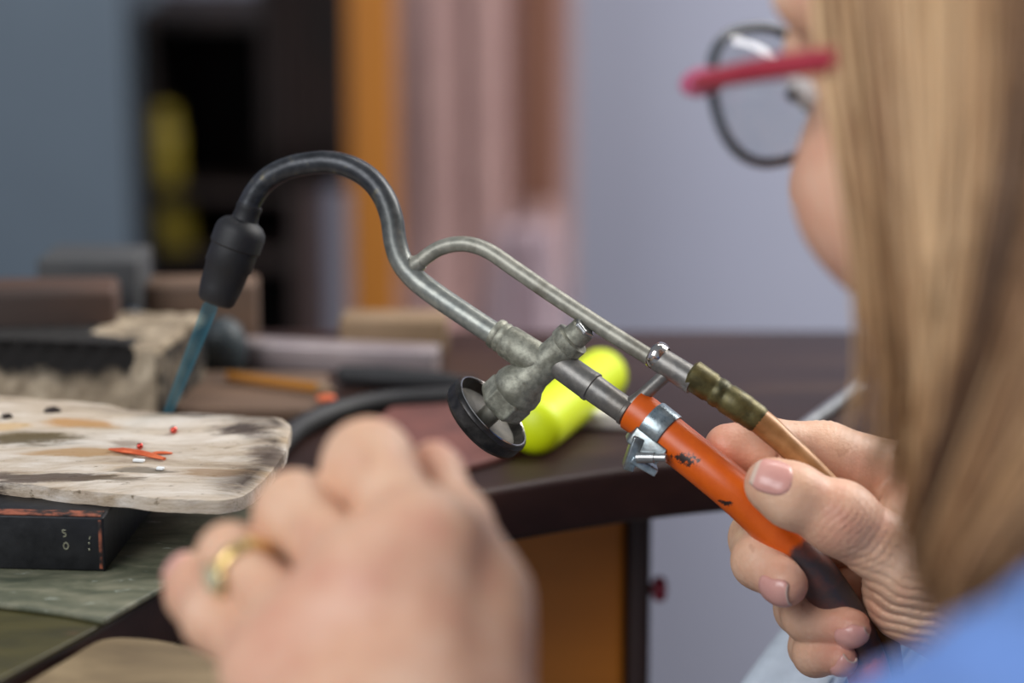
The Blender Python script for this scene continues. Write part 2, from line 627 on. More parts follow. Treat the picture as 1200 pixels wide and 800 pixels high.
# ------------------------------------------------------------------ signed-distance modelling (bodies, cloth)
class Field:
    """A box of voxels; negative inside. Shapes blend smoothly, then the zero level becomes one mesh."""

    def __init__(self, lo, hi, h):
        self.lo = np.array(lo, float)
        self.h = h
        self.n = [int(math.ceil((b - a) / h)) + 1 for a, b in zip(lo, hi)]
        self.ax = [(self.lo[i] + h * np.arange(self.n[i])).astype(np.float32) for i in range(3)]

    def new(self):
        return np.full(self.n, 1.0, np.float32)

    def _block(self, lo, hi):
        s = []
        for i in range(3):
            a = int(max(0, math.floor((lo[i] - self.lo[i]) / self.h)))
            b = int(min(self.n[i], math.ceil((hi[i] - self.lo[i]) / self.h) + 1))
            if b <= a:
                return None, None
            s.append(slice(a, b))
        g = np.meshgrid(*[self.ax[i][s[i]] for i in range(3)], indexing='ij', sparse=True)
        return tuple(s), g

    def cone(self, D, a, b, ra, rb, k=0.0, sub=False, flat=None):
        """rounded cone from a to b; flat = (axis vector, factor) squeezes the section along that axis."""
        a, b = np.array(a, float), np.array(b, float)
        m = max(ra, rb) * (1.0 if not flat else max(1.0, 1.0 / flat[1])) + k + 3 * self.h
        s, g = self._block(np.minimum(a, b) - m, np.maximum(a, b) + m)
        if s is None:
            return
        ba = b - a
        L2 = max(float(ba @ ba), 1e-12)
        dx, dy, dz = g[0] - a[0], g[1] - a[1], g[2] - a[2]
        t = np.clip((dx * ba[0] + dy * ba[1] + dz * ba[2]) / L2, 0, 1)
        qx, qy, qz = dx - t * ba[0], dy - t * ba[1], dz - t * ba[2]
        if flat:
            f = np.array(flat[0], float)
            f /= np.linalg.norm(f)
            w = (qx * f[0] + qy * f[1] + qz * f[2]) * (1.0 / flat[1] - 1.0)
            qx, qy, qz = qx + w * f[0], qy + w * f[1], qz + w * f[2]
        d = np.sqrt(qx * qx + qy * qy + qz * qz) - (ra + (rb - ra) * t)
        if flat:
            d = d * min(1.0, flat[1] * 1.1)
        self._put(D, s, d.astype(np.float32), k, sub)

    def ball(self, D, c, r, k=0.0, sub=False, axes=None):
        """ellipsoid; r is a number or three radii along axes."""
        r = np.array([r] * 3 if np.isscalar(r) else r, float)
        c = np.array(c, float)
        A = np.eye(3) if axes is None else np.array([list(v) for v in axes], float)
        m = float(r.max()) + k + 3 * self.h
        s, g = self._block(c - m, c + m)
        if s is None:
            return
        dx, dy, dz = g[0] - c[0], g[1] - c[1], g[2] - c[2]
        q = [(dx * A[i][0] + dy * A[i][1] + dz * A[i][2]) / r[i] for i in range(3)]
        k0 = np.sqrt(q[0] ** 2 + q[1] ** 2 + q[2] ** 2)
        k1 = np.sqrt((q[0] / r[0]) ** 2 + (q[1] / r[1]) ** 2 + (q[2] / r[2]) ** 2)
        d = k0 * (k0 - 1.0) / np.maximum(k1, 1e-6)
        self._put(D, s, d.astype(np.float32), k, sub)

    def _put(self, D, s, d, k, sub):
        o = D[s]
        if sub:
            d = -d
            if k > 0:
                h = np.maximum(k - np.abs(o - d), 0)
                D[s] = np.maximum(o, d) + h * h / (4 * k)
            else:
                D[s] = np.maximum(o, d)
        else:
            D[s] = smin(o, d, k)

    def sample(self, D, p):
        q = (np.asarray(p) - self.lo) / self.h
        q = np.clip(q, 0, np.array(self.n) - 1.001)
        i = q.astype(int)
        f = q - i
        out = 0
        for dx in (0, 1):
            for dy in (0, 1):
                for dz in (0, 1):
                    w = (f[:, 0] if dx else 1 - f[:, 0]) * (f[:, 1] if dy else 1 - f[:, 1]) * (f[:, 2] if dz else 1 - f[:, 2])
                    out = out + w * D[i[:, 0] + dx, i[:, 1] + dy, i[:, 2] + dz]
        return out

    def band(self, D, w):
        """indices and world points of the voxels within w of the surface."""
        idx = np.nonzero(np.abs(D) < w)
        p = np.stack([self.ax[i][idx[i]] for i in range(3)], 1)
        return idx, p

    def mesh(self, D):
        return surface_nets(D, self.lo, self.h)


def smin(a, b, k):
    if k <= 0:
        return np.minimum(a, b)
    h = np.maximum(k - np.abs(a - b), 0)
    return np.minimum(a, b) - h * h / (4 * k)


def surface_nets(D, lo, h):
    S = D < 0
    nx, ny, nz = D.shape
    c = np.zeros((nx - 1, ny - 1, nz - 1), np.uint8)
    for dx in (0, 1):
        for dy in (0, 1):
            for dz in (0, 1):
                c += S[dx:nx - 1 + dx, dy:ny - 1 + dy, dz:nz - 1 + dz]
    cells = np.nonzero((c > 0) & (c < 8))
    nv = len(cells[0])
    vid = np.full(c.shape, -1, np.int32)
    vid[cells] = np.arange(nv)
    base = np.stack(cells, 1)
    acc = np.zeros((nv, 3))
    cnt = np.zeros(nv)
    corners = [(x, y, z) for x in (0, 1) for y in (0, 1) for z in (0, 1)]
    val = {q: D[base[:, 0] + q[0], base[:, 1] + q[1], base[:, 2] + q[2]] for q in corners}
    for q in corners:
        for a in range(3):
            if q[a] == 0:
                r = list(q)
                r[a] = 1
                r = tuple(r)
                v0, v1 = val[q], val[r]
                m = (v0 < 0) != (v1 < 0)
                t = v0[m] / (v0[m] - v1[m])
                pt = np.tile(np.array(q, float), (m.sum(), 1))
                pt[:, a] = t
                acc[m] += pt
                cnt[m] += 1
    verts = (base + acc / cnt[:, None]) * h + lo
    faces = []
    for a in range(3):
        b, e = (a + 1) % 3, (a + 2) % 3
        sl0 = [slice(None)] * 3
        sl1 = [slice(None)] * 3
        sl0[a], sl1[a] = slice(0, -1), slice(1, None)
        s0, s1 = S[tuple(sl0)], S[tuple(sl1)]
        ed = np.nonzero(s0 != s1)
        ed = np.stack(ed, 1)
        ok = (ed[:, b] > 0) & (ed[:, e] > 0) & (ed[:, b] < c.shape[b]) & (ed[:, e] < c.shape[e])
        ed = ed[ok]
        fl = s0[tuple(ed.T)]
        q = []
        for (ob, oe) in ((1, 1), (0, 1), (0, 0), (1, 0)):
            w = ed.copy()
            w[:, b] -= ob
            w[:, e] -= oe
            q.append(vid[tuple(w.T)])
        q = np.stack(q, 1)
        q[~fl] = q[~fl][:, ::-1]
        faces.append(q)
    return verts, np.concatenate(faces)


def mesh_obj(name, verts, quads, mat, parent=None, attrs=None, smooth=True):
    me = bpy.data.meshes.new(name)
    verts = np.asarray(verts, np.float32)
    quads = np.asarray(quads, np.int32)
    me.vertices.add(len(verts))
    me.vertices.foreach_set('co', verts.ravel())
    me.loops.add(quads.size)
    me.loops.foreach_set('vertex_index', quads.ravel())
    me.polygons.add(len(quads))
    me.polygons.foreach_set('loop_start', np.arange(len(quads), dtype=np.int32) * quads.shape[1])
    me.update(calc_edges=True)
    me.validate()
    for k, v in (attrs or {}).items():
        a = me.attributes.new(k, 'FLOAT', 'POINT')
        a.data.foreach_set('value', np.asarray(v, np.float32))
    if smooth:
        me.shade_smooth()
    me.materials.append(mat)
    o = bpy.data.objects.new(name, me)
    COL.objects.link(o)
    if parent is not None:
        o.parent = parent
        o.matrix_parent_inverse = parent.matrix_basis.inverted()
    return o


def set_along(o, pts, lo=0.0, hi=1.0, name='along'):
    """writes how far along the line pts each vertex of a swept tube is, 0..1"""
    me = o.data
    co = np.empty(len(me.vertices) * 3, np.float32)
    me.vertices.foreach_get('co', co)
    co = co.reshape(-1, 3)
    p = np.array([list(q) for q in pts])
    s = np.concatenate([[0], np.cumsum(np.linalg.norm(np.diff(p, axis=0), axis=1))])
    s /= s[-1]
    i = np.argmin(((co[:, None, :] - p[None]) ** 2).sum(2), 1)
    a = me.attributes.new(name, 'FLOAT', 'POINT')
    a.data.foreach_set('value', (lo + (hi - lo) * s[i]).astype(np.float32))

# ------------------------------------------------------------------ room
def struct(name, bm, mat, **kw):
    o = obj(name, bm, mat, **kw)
    o['kind'] = 'structure'
    return o


bm = bmesh.new(); add_box(bm, (0, 1.4, -0.03), (4.4, 3.2, 0.06)); struct('floor', bm, M['floor'], smooth=False)
bm = bmesh.new(); add_box(bm, (0, 2.73, 1.2), (4.4, 0.06, 2.4)); struct('wall_back', bm, M['wall'], smooth=False)
bm = bmesh.new(); add_box(bm, (-2.17, 1.4, 1.2), (0.06, 2.6, 2.4)); struct('wall_left', bm, M['wall'], smooth=False)
bm = bmesh.new(); add_box(bm, (0, 2.69, 0.05), (4.28, 0.02, 0.1)); struct('baseboard_back', bm, M['panel'], smooth=False, bevel=0.004)

# levels
Z_BOARD = CAM_Z - 0.2107
Z_BLOCK = Z_BOARD - 0.0056
Z_PLATE = CAM_Z - 0.2336
Z_OLIVE = Z_PLATE - 0.0020
Z_BENCH = Z_OLIVE - 0.0015


# ------------------------------------------------------------------ workbench
bench = thing('workbench', 'dark brown wooden workbench with a curved cut-out edge and a drawer pedestal', 'workbench', (0, 0.9, 0))
arc = [on_z(*p, Z_BENCH) for p in ((-150, 895), (0, 797), (117, 734), (192, 689), (265, 648), (400, 608), (550, 578), (700, 553), (850, 536), (1000, 528), (1200, 530), (1450, 560))]
arc = [(p[0], p[1]) for p in catmull([(v.x, v.y, 0) for v in arc], 5)]
outline = [(-0.75, 0.47), (-0.24, 0.47)] + arc + [(0.75, 0.78), (0.75, 1.05), (-0.75, 1.05)]
bm = bmesh.new(); add_prism(bm, outline, Z_BENCH - 0.021, Z_BENCH)
obj('top', bm, M['bench'], bench, bevel=0.003, angle=60)
yp = 0.905
xa, xb, xc_ = px_at(470, 0.93), px_at(738, 0.93), px_at(764, 0.93)
zt = Z_BENCH - 0.0212
bm = bmesh.new(); add_box(bm, ((xa + xb) / 2, yp + 0.066, zt / 2 + 0.06), (xb - xa - 0.004, 0.125, zt - 0.12)); obj('pedestal', bm, M['dark_wood'], bench, bevel=0.001)
bm = bmesh.new(); add_box(bm, ((xa + xb) / 2, yp - 0.002, zt - 0.008), (xb - xa, 0.012, 0.015)); obj('rail', bm, M['dark_wood'], bench, bevel=0.002)
for i, z0 in enumerate((0.70, 0.45, 0.20)):
    z1 = zt - 0.016 if i == 0 else z0 + 0.24
    bm = bmesh.new(); add_box(bm, ((xa + xb) / 2, yp - 0.002, (z0 + z1) / 2), (xb - xa - 0.002, 0.01, z1 - z0)); obj('drawer', bm, M['drawer'], bench, bevel=0.003)
bm = bmesh.new(); add_box(bm, ((xb + xc_) / 2, yp + 0.03, zt / 2), (xc_ - xb, 0.085, zt)); obj('leg', bm, M['dark_wood'], bench, bevel=0.002)
for lx, ly in ((0.70, 0.83), (0.70, 1.0), (-0.70, 0.53), (-0.70, 1.0)):
    bm = bmesh.new(); add_box(bm, (lx, ly, zt / 2), (0.05, 0.05, zt)); obj('leg', bm, M['dark_wood'], bench, bevel=0.003)
kp = P(767, 690, 0.945)
bm = bmesh.new(); add_lathe(bm, (xc_ - 0.001, kp.y, kp.z), (1, kp.y, kp.z), [(0, .001), (0.0, .0024), (.002, .0024), (.0025, .0045), (.005, .0052), (.007, .0045), (.0078, .002)], 20)
tag(obj('knob', bm, M['red_knob'], bench), 'small crimson knob on the side of the leg')

# bench pin: a worn wooden tongue fixed under the front edge
zp = Z_BENCH - 0.0012
tongue = [on_z(*p, zp) for p in ((-60, 862), (20, 804), (75, 770), (117, 747), (165, 745), (215, 753), (255, 768), (276, 790), (285, 830), (240, 900), (100, 960), (-20, 930))]
tongue = [(p[0], p[1]) for p in catmull([(v.x, v.y, 0) for v in tongue], 4)]
bm = bmesh.new(); add_prism(bm, tongue, zp - 0.018, zp)
tag(obj('bench_pin', bm, M['pin_wood'], bevel=0.0025, angle=60), 'worn pale wooden tongue below the curved bench edge, beside the ringed hand', 'bench pin')

# sheets on the bench corner
ol = [on_z(*p, Z_OLIVE) for p in ((-160, 893), (-4, 797), (112, 735), (186, 692), (256, 648), (160, 600), (-300, 600), (-400, 800))]
bm = bmesh.new(); add_prism(bm, [(v.x, v.y) for v in ol], Z_BENCH + 0.0001, Z_OLIVE)
tag(obj('brass_sheet', bm, M['olive'], bevel=0.0004), 'dull olive metal sheet on the bench corner, under the grey-green plate', 'metal sheet')
pl = [on_z(*p, Z_PLATE) for p in ((-300, 660), (0, 706), (78, 716), (122, 725), (192, 686), (258, 643), (330, 600), (250, 560), (-300, 540))]
bm = bmesh.new(); add_prism(bm, [(v.x, v.y) for v in pl], Z_OLIVE + 0.0001, Z_PLATE)
tag(obj('slate_plate', bm, M['plate'], bevel=0.0005), 'scratched grey-green plate lying under the black block', 'metal plate')

# ------------------------------------------------------------------ black block, solder board and what lies on it
c0 = on_z(121, 606, Z_BLOCK)
ang = math.radians(-4.5)
blk = thing('steel_block', 'heavy black block with rusty edges carrying the scorched board', 'block', (c0.x - 0.06, c0.y + 0.03, Z_PLATE))
u, v = Vector((math.cos(ang), math.sin(ang), 0)), Vector((-math.sin(ang), math.cos(ang), 0))
cb = c0 - u * 0.06 + v * 0.035
cb.z = (Z_BLOCK + Z_PLATE) / 2
bm = bmesh.new(); add_box(bm, cb, (0.12, 0.07, Z_BLOCK - Z_PLATE - 0.0002), axes=(u, v, Vector((0, 0, 1))))
obj('body', bm, M['steel_block'], blk, bevel=0.0006)
M['rust_edge'] = plain('rusty_edge', (26, 20, 20), (150, 84, 60), 0.6, 0.2, scale=210, lo=0.42, hi=0.6)
bm = bmesh.new(); add_box(bm, c0 - u * 0.021 + v * 0.003 + Vector((0, 0, 0.0001)), (0.04, 0.005, 0.0005), axes=(u, v, Vector((0, 0, 1))))
add_box(bm, Vector((c0.x, c0.y, (Z_BLOCK + Z_PLATE) / 2)) - u * 0.0012 + v * 0.0002, (0.0011, 0.0006, 0.0155), axes=(u, v, Vector((0, 0, 1))))
tag(obj('worn_edge', bm, M['rust_edge'], blk, bevel=0.0002), 'rust-brown bare edge')
M['stamp'] = plain('stamped_mark', (128, 128, 108), (150, 150, 130), 0.5, 0.3, scale=300, bump=0)


def mark(cx, cz, pts, r=0.00022):
    """a small stamped figure on the block's front face; pts in mm"""
    o = Vector((c0.x, c0.y, Z_BLOCK)) - u * cx - Vector((0, 0, cz)) - v * 0.0001
    add_tube(bm, catmull([o + u * (a / 1000) + Vector((0, 0, b / 1000)) for a, b in pts], 5), r, 6)


bm = bmesh.new()
mark(0.0122, 0.0053, [(.5, 1.0), (-.5, .9), (-.3, .2), (.4, -.1), (.5, -.8), (-.3, -1.1)])           # the 5
circ = [(.75 * math.cos(t), 1.0 * math.sin(t)) for t in np.linspace(0, 2 * math.pi, 9)]
mark(0.0118, 0.0093, circ)                                                                               # the o
mark(0.0045, 0.0070, [(.3, .9), (0, 0)])
for dz in (0.0083, 0.0103):
    mark(0.0046, dz, [(-.2, 0), (.2, .1)], 0.0004)
tag(obj('stamped_marks', bm, M['stamp'], blk), 'stamped figure and dots')

# board: thin charred mineral slab, rounded corner, ragged rim
top = [(-420, 452), (-200, 455), (0, 461), (95, 465), (144, 473), (192, 480), (255, 483), (300, 488), (328, 493), (340, 503), (338, 520), (324, 541), (300, 565), (272, 580),
       (235, 583), (180, 580), (130, 574), (60, 566), (0, 559), (-200, 535), (-420, 510)]
tw = [on_z(a, b, Z_BOARD) for a, b in top]
edge = np.array([(p[0], p[1]) for p in catmull([(q.x, q.y, 0) for q in tw + [tw[0]]], 7)])[:-1]
n_e = len(edge)
j = rng.normal(0, 1, n_e)
j = np.convolve(np.concatenate([j, j[:4]]), np.ones(4) / 4, 'valid')[:n_e]
cen = np.array([on_z(0, 515, Z_BOARD).x, on_z(0, 515, Z_BOARD).y])
nrm = np.stack([np.roll(edge[:, 1], 1) - np.roll(edge[:, 1], -1), np.roll(edge[:, 0], -1) - np.roll(edge[:, 0], 1)], 1)
nrm /= np.linalg.norm(nrm, axis=1)[:, None]
edge = edge + nrm * (j * 0.0005)[:, None]
if np.mean(((edge - cen) * nrm).sum(1)) < 0:
    nrm = -nrm
rt = np.array([on_z(338, 505, Z_BOARD).x, on_z(338, 505, Z_BOARD).y])


def warp(xy, z, edgef):
    d2 = np.linalg.norm(xy - rt)
    z += 0.0026 * math.exp(-(d2 / 0.02) ** 2)
    z += 0.0004 * math.sin(xy[0] * 90 + xy[1] * 60) + 0.00015 * math.sin(xy[0] * 330 - xy[1] * 210) + 0.00015 * math.sin(xy[1] * 700 + xy[0] * 90)
    return z - edgef * 0.0010


bm = bmesh.new()
prof = [(0.0, None, -0.0054), (0.0002, None, -0.0030), (-0.0001, None, -0.0012)]
rings, sc = [], []
for (off, _, dz) in prof:
    rings.append([bm.verts.new((*(edge[i] + nrm[i] * off), warp(edge[i], Z_BOARD + dz, 0))) for i in range(n_e)])
    sc += [0.0] * n_e
NR = 26
span = []
for r in range(NR):
    t = (r / (NR - 1)) ** 0.8
    ring = []
    for i in range(n_e):
        # shrink towards the board's long middle line
        mid = np.array([max(-0.24, min(edge[i][0], 0.0 - 0.115)), cen[1] + 0.3 * (edge[i][0] - cen[0]) * 0])
        q = (edge[i] - nrm[i] * 0.0008) * (1 - t) + mid * t
        ring.append(bm.verts.new((*q, warp(q, Z_BOARD, max(0, 1 - t * 9)))))
        back = max(0.0, min(1.0, (nrm[i][1] + 0.25) * 1.4)) * max(0.0, min(1.0, (edge[i][0] + 0.16) * 14))
        right = max(0.0, nrm[i][0])
        sc.append(max(back, right) * max(0.0, 1 - max(0, t - 0.06) * 3.2) if t > 0.02 else 0.2 * max(back, right))
    rings.append(ring)
for a in range(len(rings) - 1):
    for i in range(n_e):
        bm.faces.new((rings[a][i], rings[a][(i + 1) % n_e], rings[a + 1][(i + 1) % n_e], rings[a + 1][i]))
bm.faces.new(list(reversed(rings[0])))
def stain(px, py, rx, ry, turn, col, k):
    q = on_z(px, py, Z_BOARD)
    return (q.x, q.y, rx * .000275, ry * .001, math.radians(turn), col, k)


M['board'] = board_mat([
    stain(35, 514, 75, 11, -6, (84, 70, 38), 0.9),
    stain(95, 496, 60, 9, -5, (176, 126, 62), 0.8),
    stain(105, 531, 75, 7, -6, (172, 132, 80), 0.8),
    stain(8, 500, 40, 7, 0, (200, 160, 96), 0.6),
    stain(40, 557, 130, 4.5, -8, (66, 50, 42), 0.85),
    stain(285, 507, 75, 9, -40, (66, 54, 50), 0.95),
    stain(320, 535, 50, 9, -60, (82, 66, 58), 0.8),
    stain(235, 486, 70, 4, -8, (46, 40, 40), 0.9),
    stain(250, 553, 60, 8, 15, (150, 118, 84), 0.7),
    stain(150, 520, 26, 7, 0, (120, 102, 88), 0.6),
    stain(170, 552, 45, 4, -4, (88, 78, 62), 0.7),
    stain(140, 562, 40, 4, -4, (98, 84, 66), 0.7)])
bo = obj('soldering_board', bm, M['board'], smooth=True)
at = bo.data.attributes.new('scorch', 'FLOAT', 'POINT')
at.data.foreach_set('value', np.array(sc, np.float32))
tag(bo, 'thin scorched off-white soldering board with brown streaks on the black block', 'soldering board')


def on_board(px, py, lift=0.0):
    p = on_z(px, py, Z_BOARD)
    p.z = warp(np.array([p.x, p.y]), Z_BOARD, 0) + lift
    return p


for (x, y, r, lab) in ((203.5, 507, 0.0013, 'tiny red-hot metal bead lying alone near the back of the scorched board'),
                       (164, 526, 0.0011, 'tiny shiny metal bead touching the copper strip on the scorched board')):
    bm = bmesh.new(); add_sphere(bm, on_board(x, y, r * 0.9), r)
    tag(obj('metal_bead', bm, M['copper_ball']), lab, 'metal bead', 'metal beads on the soldering board')
for (a, b, w, lab) in (((128, 530), (193, 541), 0.0015, 'longer copper-orange strip lying across the scorched board'),
                       ((176, 532), (202, 532), 0.0008, 'short thin copper-orange sliver behind the longer copper strip')):
    bm = bmesh.new()
    p0, p1 = on_board(*a, w * .5), on_board(*b, w * .5)
    mid = (p0 + p1) / 2 + Vector((0, 0.0012 if w > .001 else 0, 0.0004))
    add_tube(bm, catmull([p0, mid, p1], 8), [w * .35, w, w, w * .9, w * .5], 10)
    for vv in bm.verts:
        vv.co.z = p0.z + (vv.co.z - p0.z) * 0.6
    tag(obj('copper_strip', bm, M['copper_wire']), lab, 'copper strip', 'copper scraps on the soldering board')
for (a, w, lab) in (((163, 542), 0.0038, 'white flake just below the copper strip on the scorched board'), ((188, 551), 0.0024, 'white flake nearest the front edge of the scorched board')):
    bm = bmesh.new(); add_box(bm, on_board(*a, 0.0006), (w, 0.0016, 0.0009), rot=-0.25)
    tag(obj('flux_flake', bm, M['white_chip'], bevel=0.0003), lab, 'flake', 'white flakes on the soldering board')
for (a, w, lab) in (((62, 483), 0.0060, 'larger charred crumb near the back of the scorched board'), ((8, 491), 0.0036, 'smaller charred crumb at the edge of view on the scorched board')):
    bm = bmesh.new(); add_sphere(bm, on_board(*a, 0.0006), w / 2, 1, .7, .35, 10, 6)
    for vv in bm.verts:
        vv.co += Vector(rng.normal(0, 0.0003, 3))
    tag(obj('char_crumb', bm, M['black_wood'], smooth=False), lab, 'crumb', 'charred crumbs on the soldering board')

# fire brick behind the board: sooty recessed face, proud end wall and lip
bt = on_z(186, 408, CAM_Z - 0.2371 + 0.031)
ba_ = math.radians(-9)
u, v = Vector((math.cos(ba_), math.sin(ba_), 0)), Vector((-math.sin(ba_), math.cos(ba_), 0))
zb, zh = Z_BENCH, Z_BENCH + 0.031
W = Vector((0, 0, 1))
br = thing('fire_brick', 'pale soot-blackened fire brick standing behind the scorched board', 'fire brick', (bt.x - 0.03, bt.y + 0.03, zb))
F = Field((bt.x - 0.16, bt.y - 0.012, zb - 0.004), (bt.x + 0.04, bt.y + 0.09, zh + 0.006), 0.0012)
gx, gy, gz = np.meshgrid(*F.ax, indexing='ij', sparse=True)
ux = (gx - bt.x) * u.x + (gy - bt.y) * u.y
vy = (gx - bt.x) * v.x + (gy - bt.y) * v.y


def boxd(cx, cy, cz, hx, hy, hz, r):
    qx, qy, qz = np.abs(ux - cx) - hx + r, np.abs(vy - cy) - hy + r, np.abs(gz - cz) - hz + r
    out = np.sqrt(np.maximum(qx, 0) ** 2 + np.maximum(qy, 0) ** 2 + np.maximum(qz, 0) ** 2)
    return out + np.minimum(np.maximum(np.maximum(qx, qy), qz), 0) - r


D = boxd(-0.062, 0.031, zb + 0.0155, 0.062, 0.031, 0.0155, 0.0022)
cut = boxd(-0.082, 0.0, zb + 0.0115, 0.0705, 0.0052, 0.0168, 0.003) + 0.30 * (zb + 0.020 - gz)
cut = np.maximum(cut, -(gz * 0 + ux * 0 + 1))
D = np.maximum(D, -cut)
hol = boxd(-0.018, 0.030, zh + 0.0055, 0.011, 0.019, 0.0065, 0.004)
D = np.maximum(D, -hol)
D = (D + 0.0005 * np.sin(gx * 700 + gy * 300) * np.sin(gy * 620 + gz * 500) + 0.0003 * np.sin(gx * 1700) * np.sin(gz * 1500 + gy * 1300)).astype(np.float32)
vb, fb = F.mesh(D)
uu = (vb[:, 0] - bt.x) * u.x + (vb[:, 1] - bt.y) * u.y
vv_ = (vb[:, 0] - bt.x) * v.x + (vb[:, 1] - bt.y) * v.y
hz = (vb[:, 2] - zb) / 0.031
rec = (uu < -0.011) & (vv_ < 0.02)
soot = np.where(rec, 0.22 + np.clip((hz - 0.45) * 2.2, 0, 1) * 0.62, 0.0)
soot = np.maximum(soot, np.where((uu < -0.034) & (hz > .8), 0.8, 0))
soot = np.maximum(soot, np.where((uu > -0.002) & (hz < .93), 0.5, 0))
soot = np.maximum(soot, np.where((hz > .7) & (hz < .99) & (uu > -0.032) & (uu < -0.006) & (vv_ > .01), 0.28, 0))
mesh_obj('body', vb, fb, M['brick'], br, {'scorch': soot})

# ------------------------------------------------------------------ clutter at the back of the bench


def bench_box(name, x0, x1, ytop, d, depth, mat, label, cat, rot=0.0, bevel=0.001, dyy=0.0):
    """upright box on the bench, x0..x1 and ytop in pixels at depth d"""
    a, b = px_at(x0, d), px_at(x1, d)
    ztop = P((x0 + x1) / 2, ytop, d).z
    yy = P((x0 + x1) / 2, 410, d).y + depth / 2 + dyy
    bm = bmesh.new()
    add_box(bm, ((a + b) / 2, yy, (Z_BENCH + ztop) / 2 + 0.00005), (b - a, depth, ztop - Z_BENCH), rot=rot)
    return tag(obj(name, bm, mat, bevel=bevel), label, cat)


bench_box('wooden_block', -30, 132, 338, 0.945, 0.03, M['rust_wood'], 'rust-brown wooden block standing behind the fire brick', 'block', 0.08, 0.003)
bench_box('card_box', 48, 166, 300, 1.0, 0.035, M['grey_box'], 'small grey box behind the rust-brown wooden block', 'box', -0.05, 0.002)
bench_box('wooden_offcut', 398, 524, 372, 1.025, 0.02, M['beige_wood'], 'pale beige wooden offcut at the back edge of the bench', 'offcut', 0.0, 0.002)
bench_box('brown_offcut', 170, 300, 330, 1.015, 0.022, M['brown_wood'], 'brown wooden offcut at the bench back, behind the black torch nozzle', 'offcut', 0.06, 0.002)
p0, p1 = on_z(262, 432, Z_BENCH), on_z(512, 443, Z_BENCH)
ax_ = (p1 - p0).normalized()
bm = bmesh.new(); add_box(bm, (p0 + p1) / 2 + Vector((0, .008, .0055)), ((p1 - p0).length, 0.014, 0.011), axes=(ax_, W.cross(ax_), W))
tag(obj('metal_bar', bm, M['grey_bar'], bevel=0.001), 'pale grey metal bar lying across the back of the bench', 'metal bar')
p0, p1 = on_z(395, 452, Z_BENCH), on_z(560, 462, Z_BENCH)
ax_ = (p1 - p0).normalized()
bm = bmesh.new(); add_lathe(bm, p0 + W * .0046, p1 + W * .0046, [(0, .002), (.002, .004), (.02, .0045), (.045, .0038), (.05, .0028), (.058, .0026)], 20)
tag(obj('file_handle', bm, M['black_rubber']), 'black tool handle lying in front of the pale metal bar', 'tool handle')
bm = bmesh.new()
a, b, c, d_ = (on_z(*q, Z_BENCH) for q in ((205, 492), (392, 494), (384, 450), (215, 447)))
add_prism(bm, [(q.x, q.y) for q in (a, b, c, d_)], Z_BENCH + 0.0001, Z_BENCH + 0.005)
tag(obj('wooden_tray', bm, M['brown_wood'], bevel=0.001), 'flat brown wooden slat lying right of the fire brick', 'board')
zw = Z_BENCH + 0.0078
p0, p1 = on_z(268, 440, zw), on_z(392, 457, zw)
pen = thing('pencil', 'orange-yellow pencil lying on the flat brown wooden slat', 'pencil', (p0 + p1) / 2)
L = (p1 - p0).length
bm = bmesh.new(); add_lathe(bm, p0, p1, [(0, .0022), (L - .007, .0022)], 6); obj('shaft', bm, M['pencil'], pen)
bm = bmesh.new(); add_lathe(bm, p0, p1, [(L - .007, .0022), (L, .0006)], 12); obj('point', bm, M['beige_wood'], pen)
bm = bmesh.new(); add_sphere(bm, on_z(382, 470, Z_BENCH + .006) + W * .0012, 0.0024, 1.6, 1, .6)
tag(obj('copper_scrap', bm, M['copper_wire']), 'copper-coloured scrap at the right end of the brown wooden slat', 'copper scrap')
bc = on_z(156, 372, Z_BENCH + 0.011)
bc = P(156, 398, 0.975)
bm = bmesh.new(); add_lathe(bm, (bc.x, bc.y, Z_BENCH), (bc.x, bc.y, 2), [(0, .0045), (.001, .0052), (.022, .0052), (.024, .0044), (.026, .003), (.03, .003), (.031, .0022)], 20)
tag(obj('small_bottle', bm, M['blue_plastic']), 'small steel-blue bottle standing behind the fire brick', 'bottle')
bc = on_z(262, 440, Z_BENCH)
bm = bmesh.new(); add_lathe(bm, (bc.x, bc.y, Z_BENCH), (bc.x, bc.y, 2), [(0, .006), (.001, .0075), (.008, .0098), (.015, .0098), (.021, .0075), (.024, .0035), (.0245, .001)], 28)
tag(obj('rubber_bulb', bm, M['teal_dark']), 'dark slate rounded bulb standing between fire brick and metal bar', 'bulb')
bm = bmesh.new()
rc = 0.0042
cab = [on_z(*q, Z_BENCH + rc) for q in ((200, 545), (275, 560), (318, 530), (352, 500), (400, 480), (455, 470), (520, 466), (580, 462))]
cab = catmull(cab, 8)
add_tube(bm, cab, rc, 12)
tag(obj('black_cable', bm, M['black_rubber']), 'thick black cable curving over the bench behind the ringed hand', 'cable')
bm = bmesh.new()
lea = [on_z(*q, Z_BENCH) for q in ((440, 500), (470, 478), (520, 474), (600, 480), (640, 495), (630, 520), (580, 545), (500, 560), (440, 540))]
lea = [(p[0], p[1]) for p in catmull([(q.x, q.y, 0) for q in lea + [lea[0]]], 4)][:-1]
add_prism(bm, lea, Z_BENCH + 0.0001, Z_BENCH + 0.003)
tag(obj('leather_scrap', bm, M['maroon'], bevel=0.0008, angle=60), 'maroon leather scrap on the bench under the torch knob', 'leather')

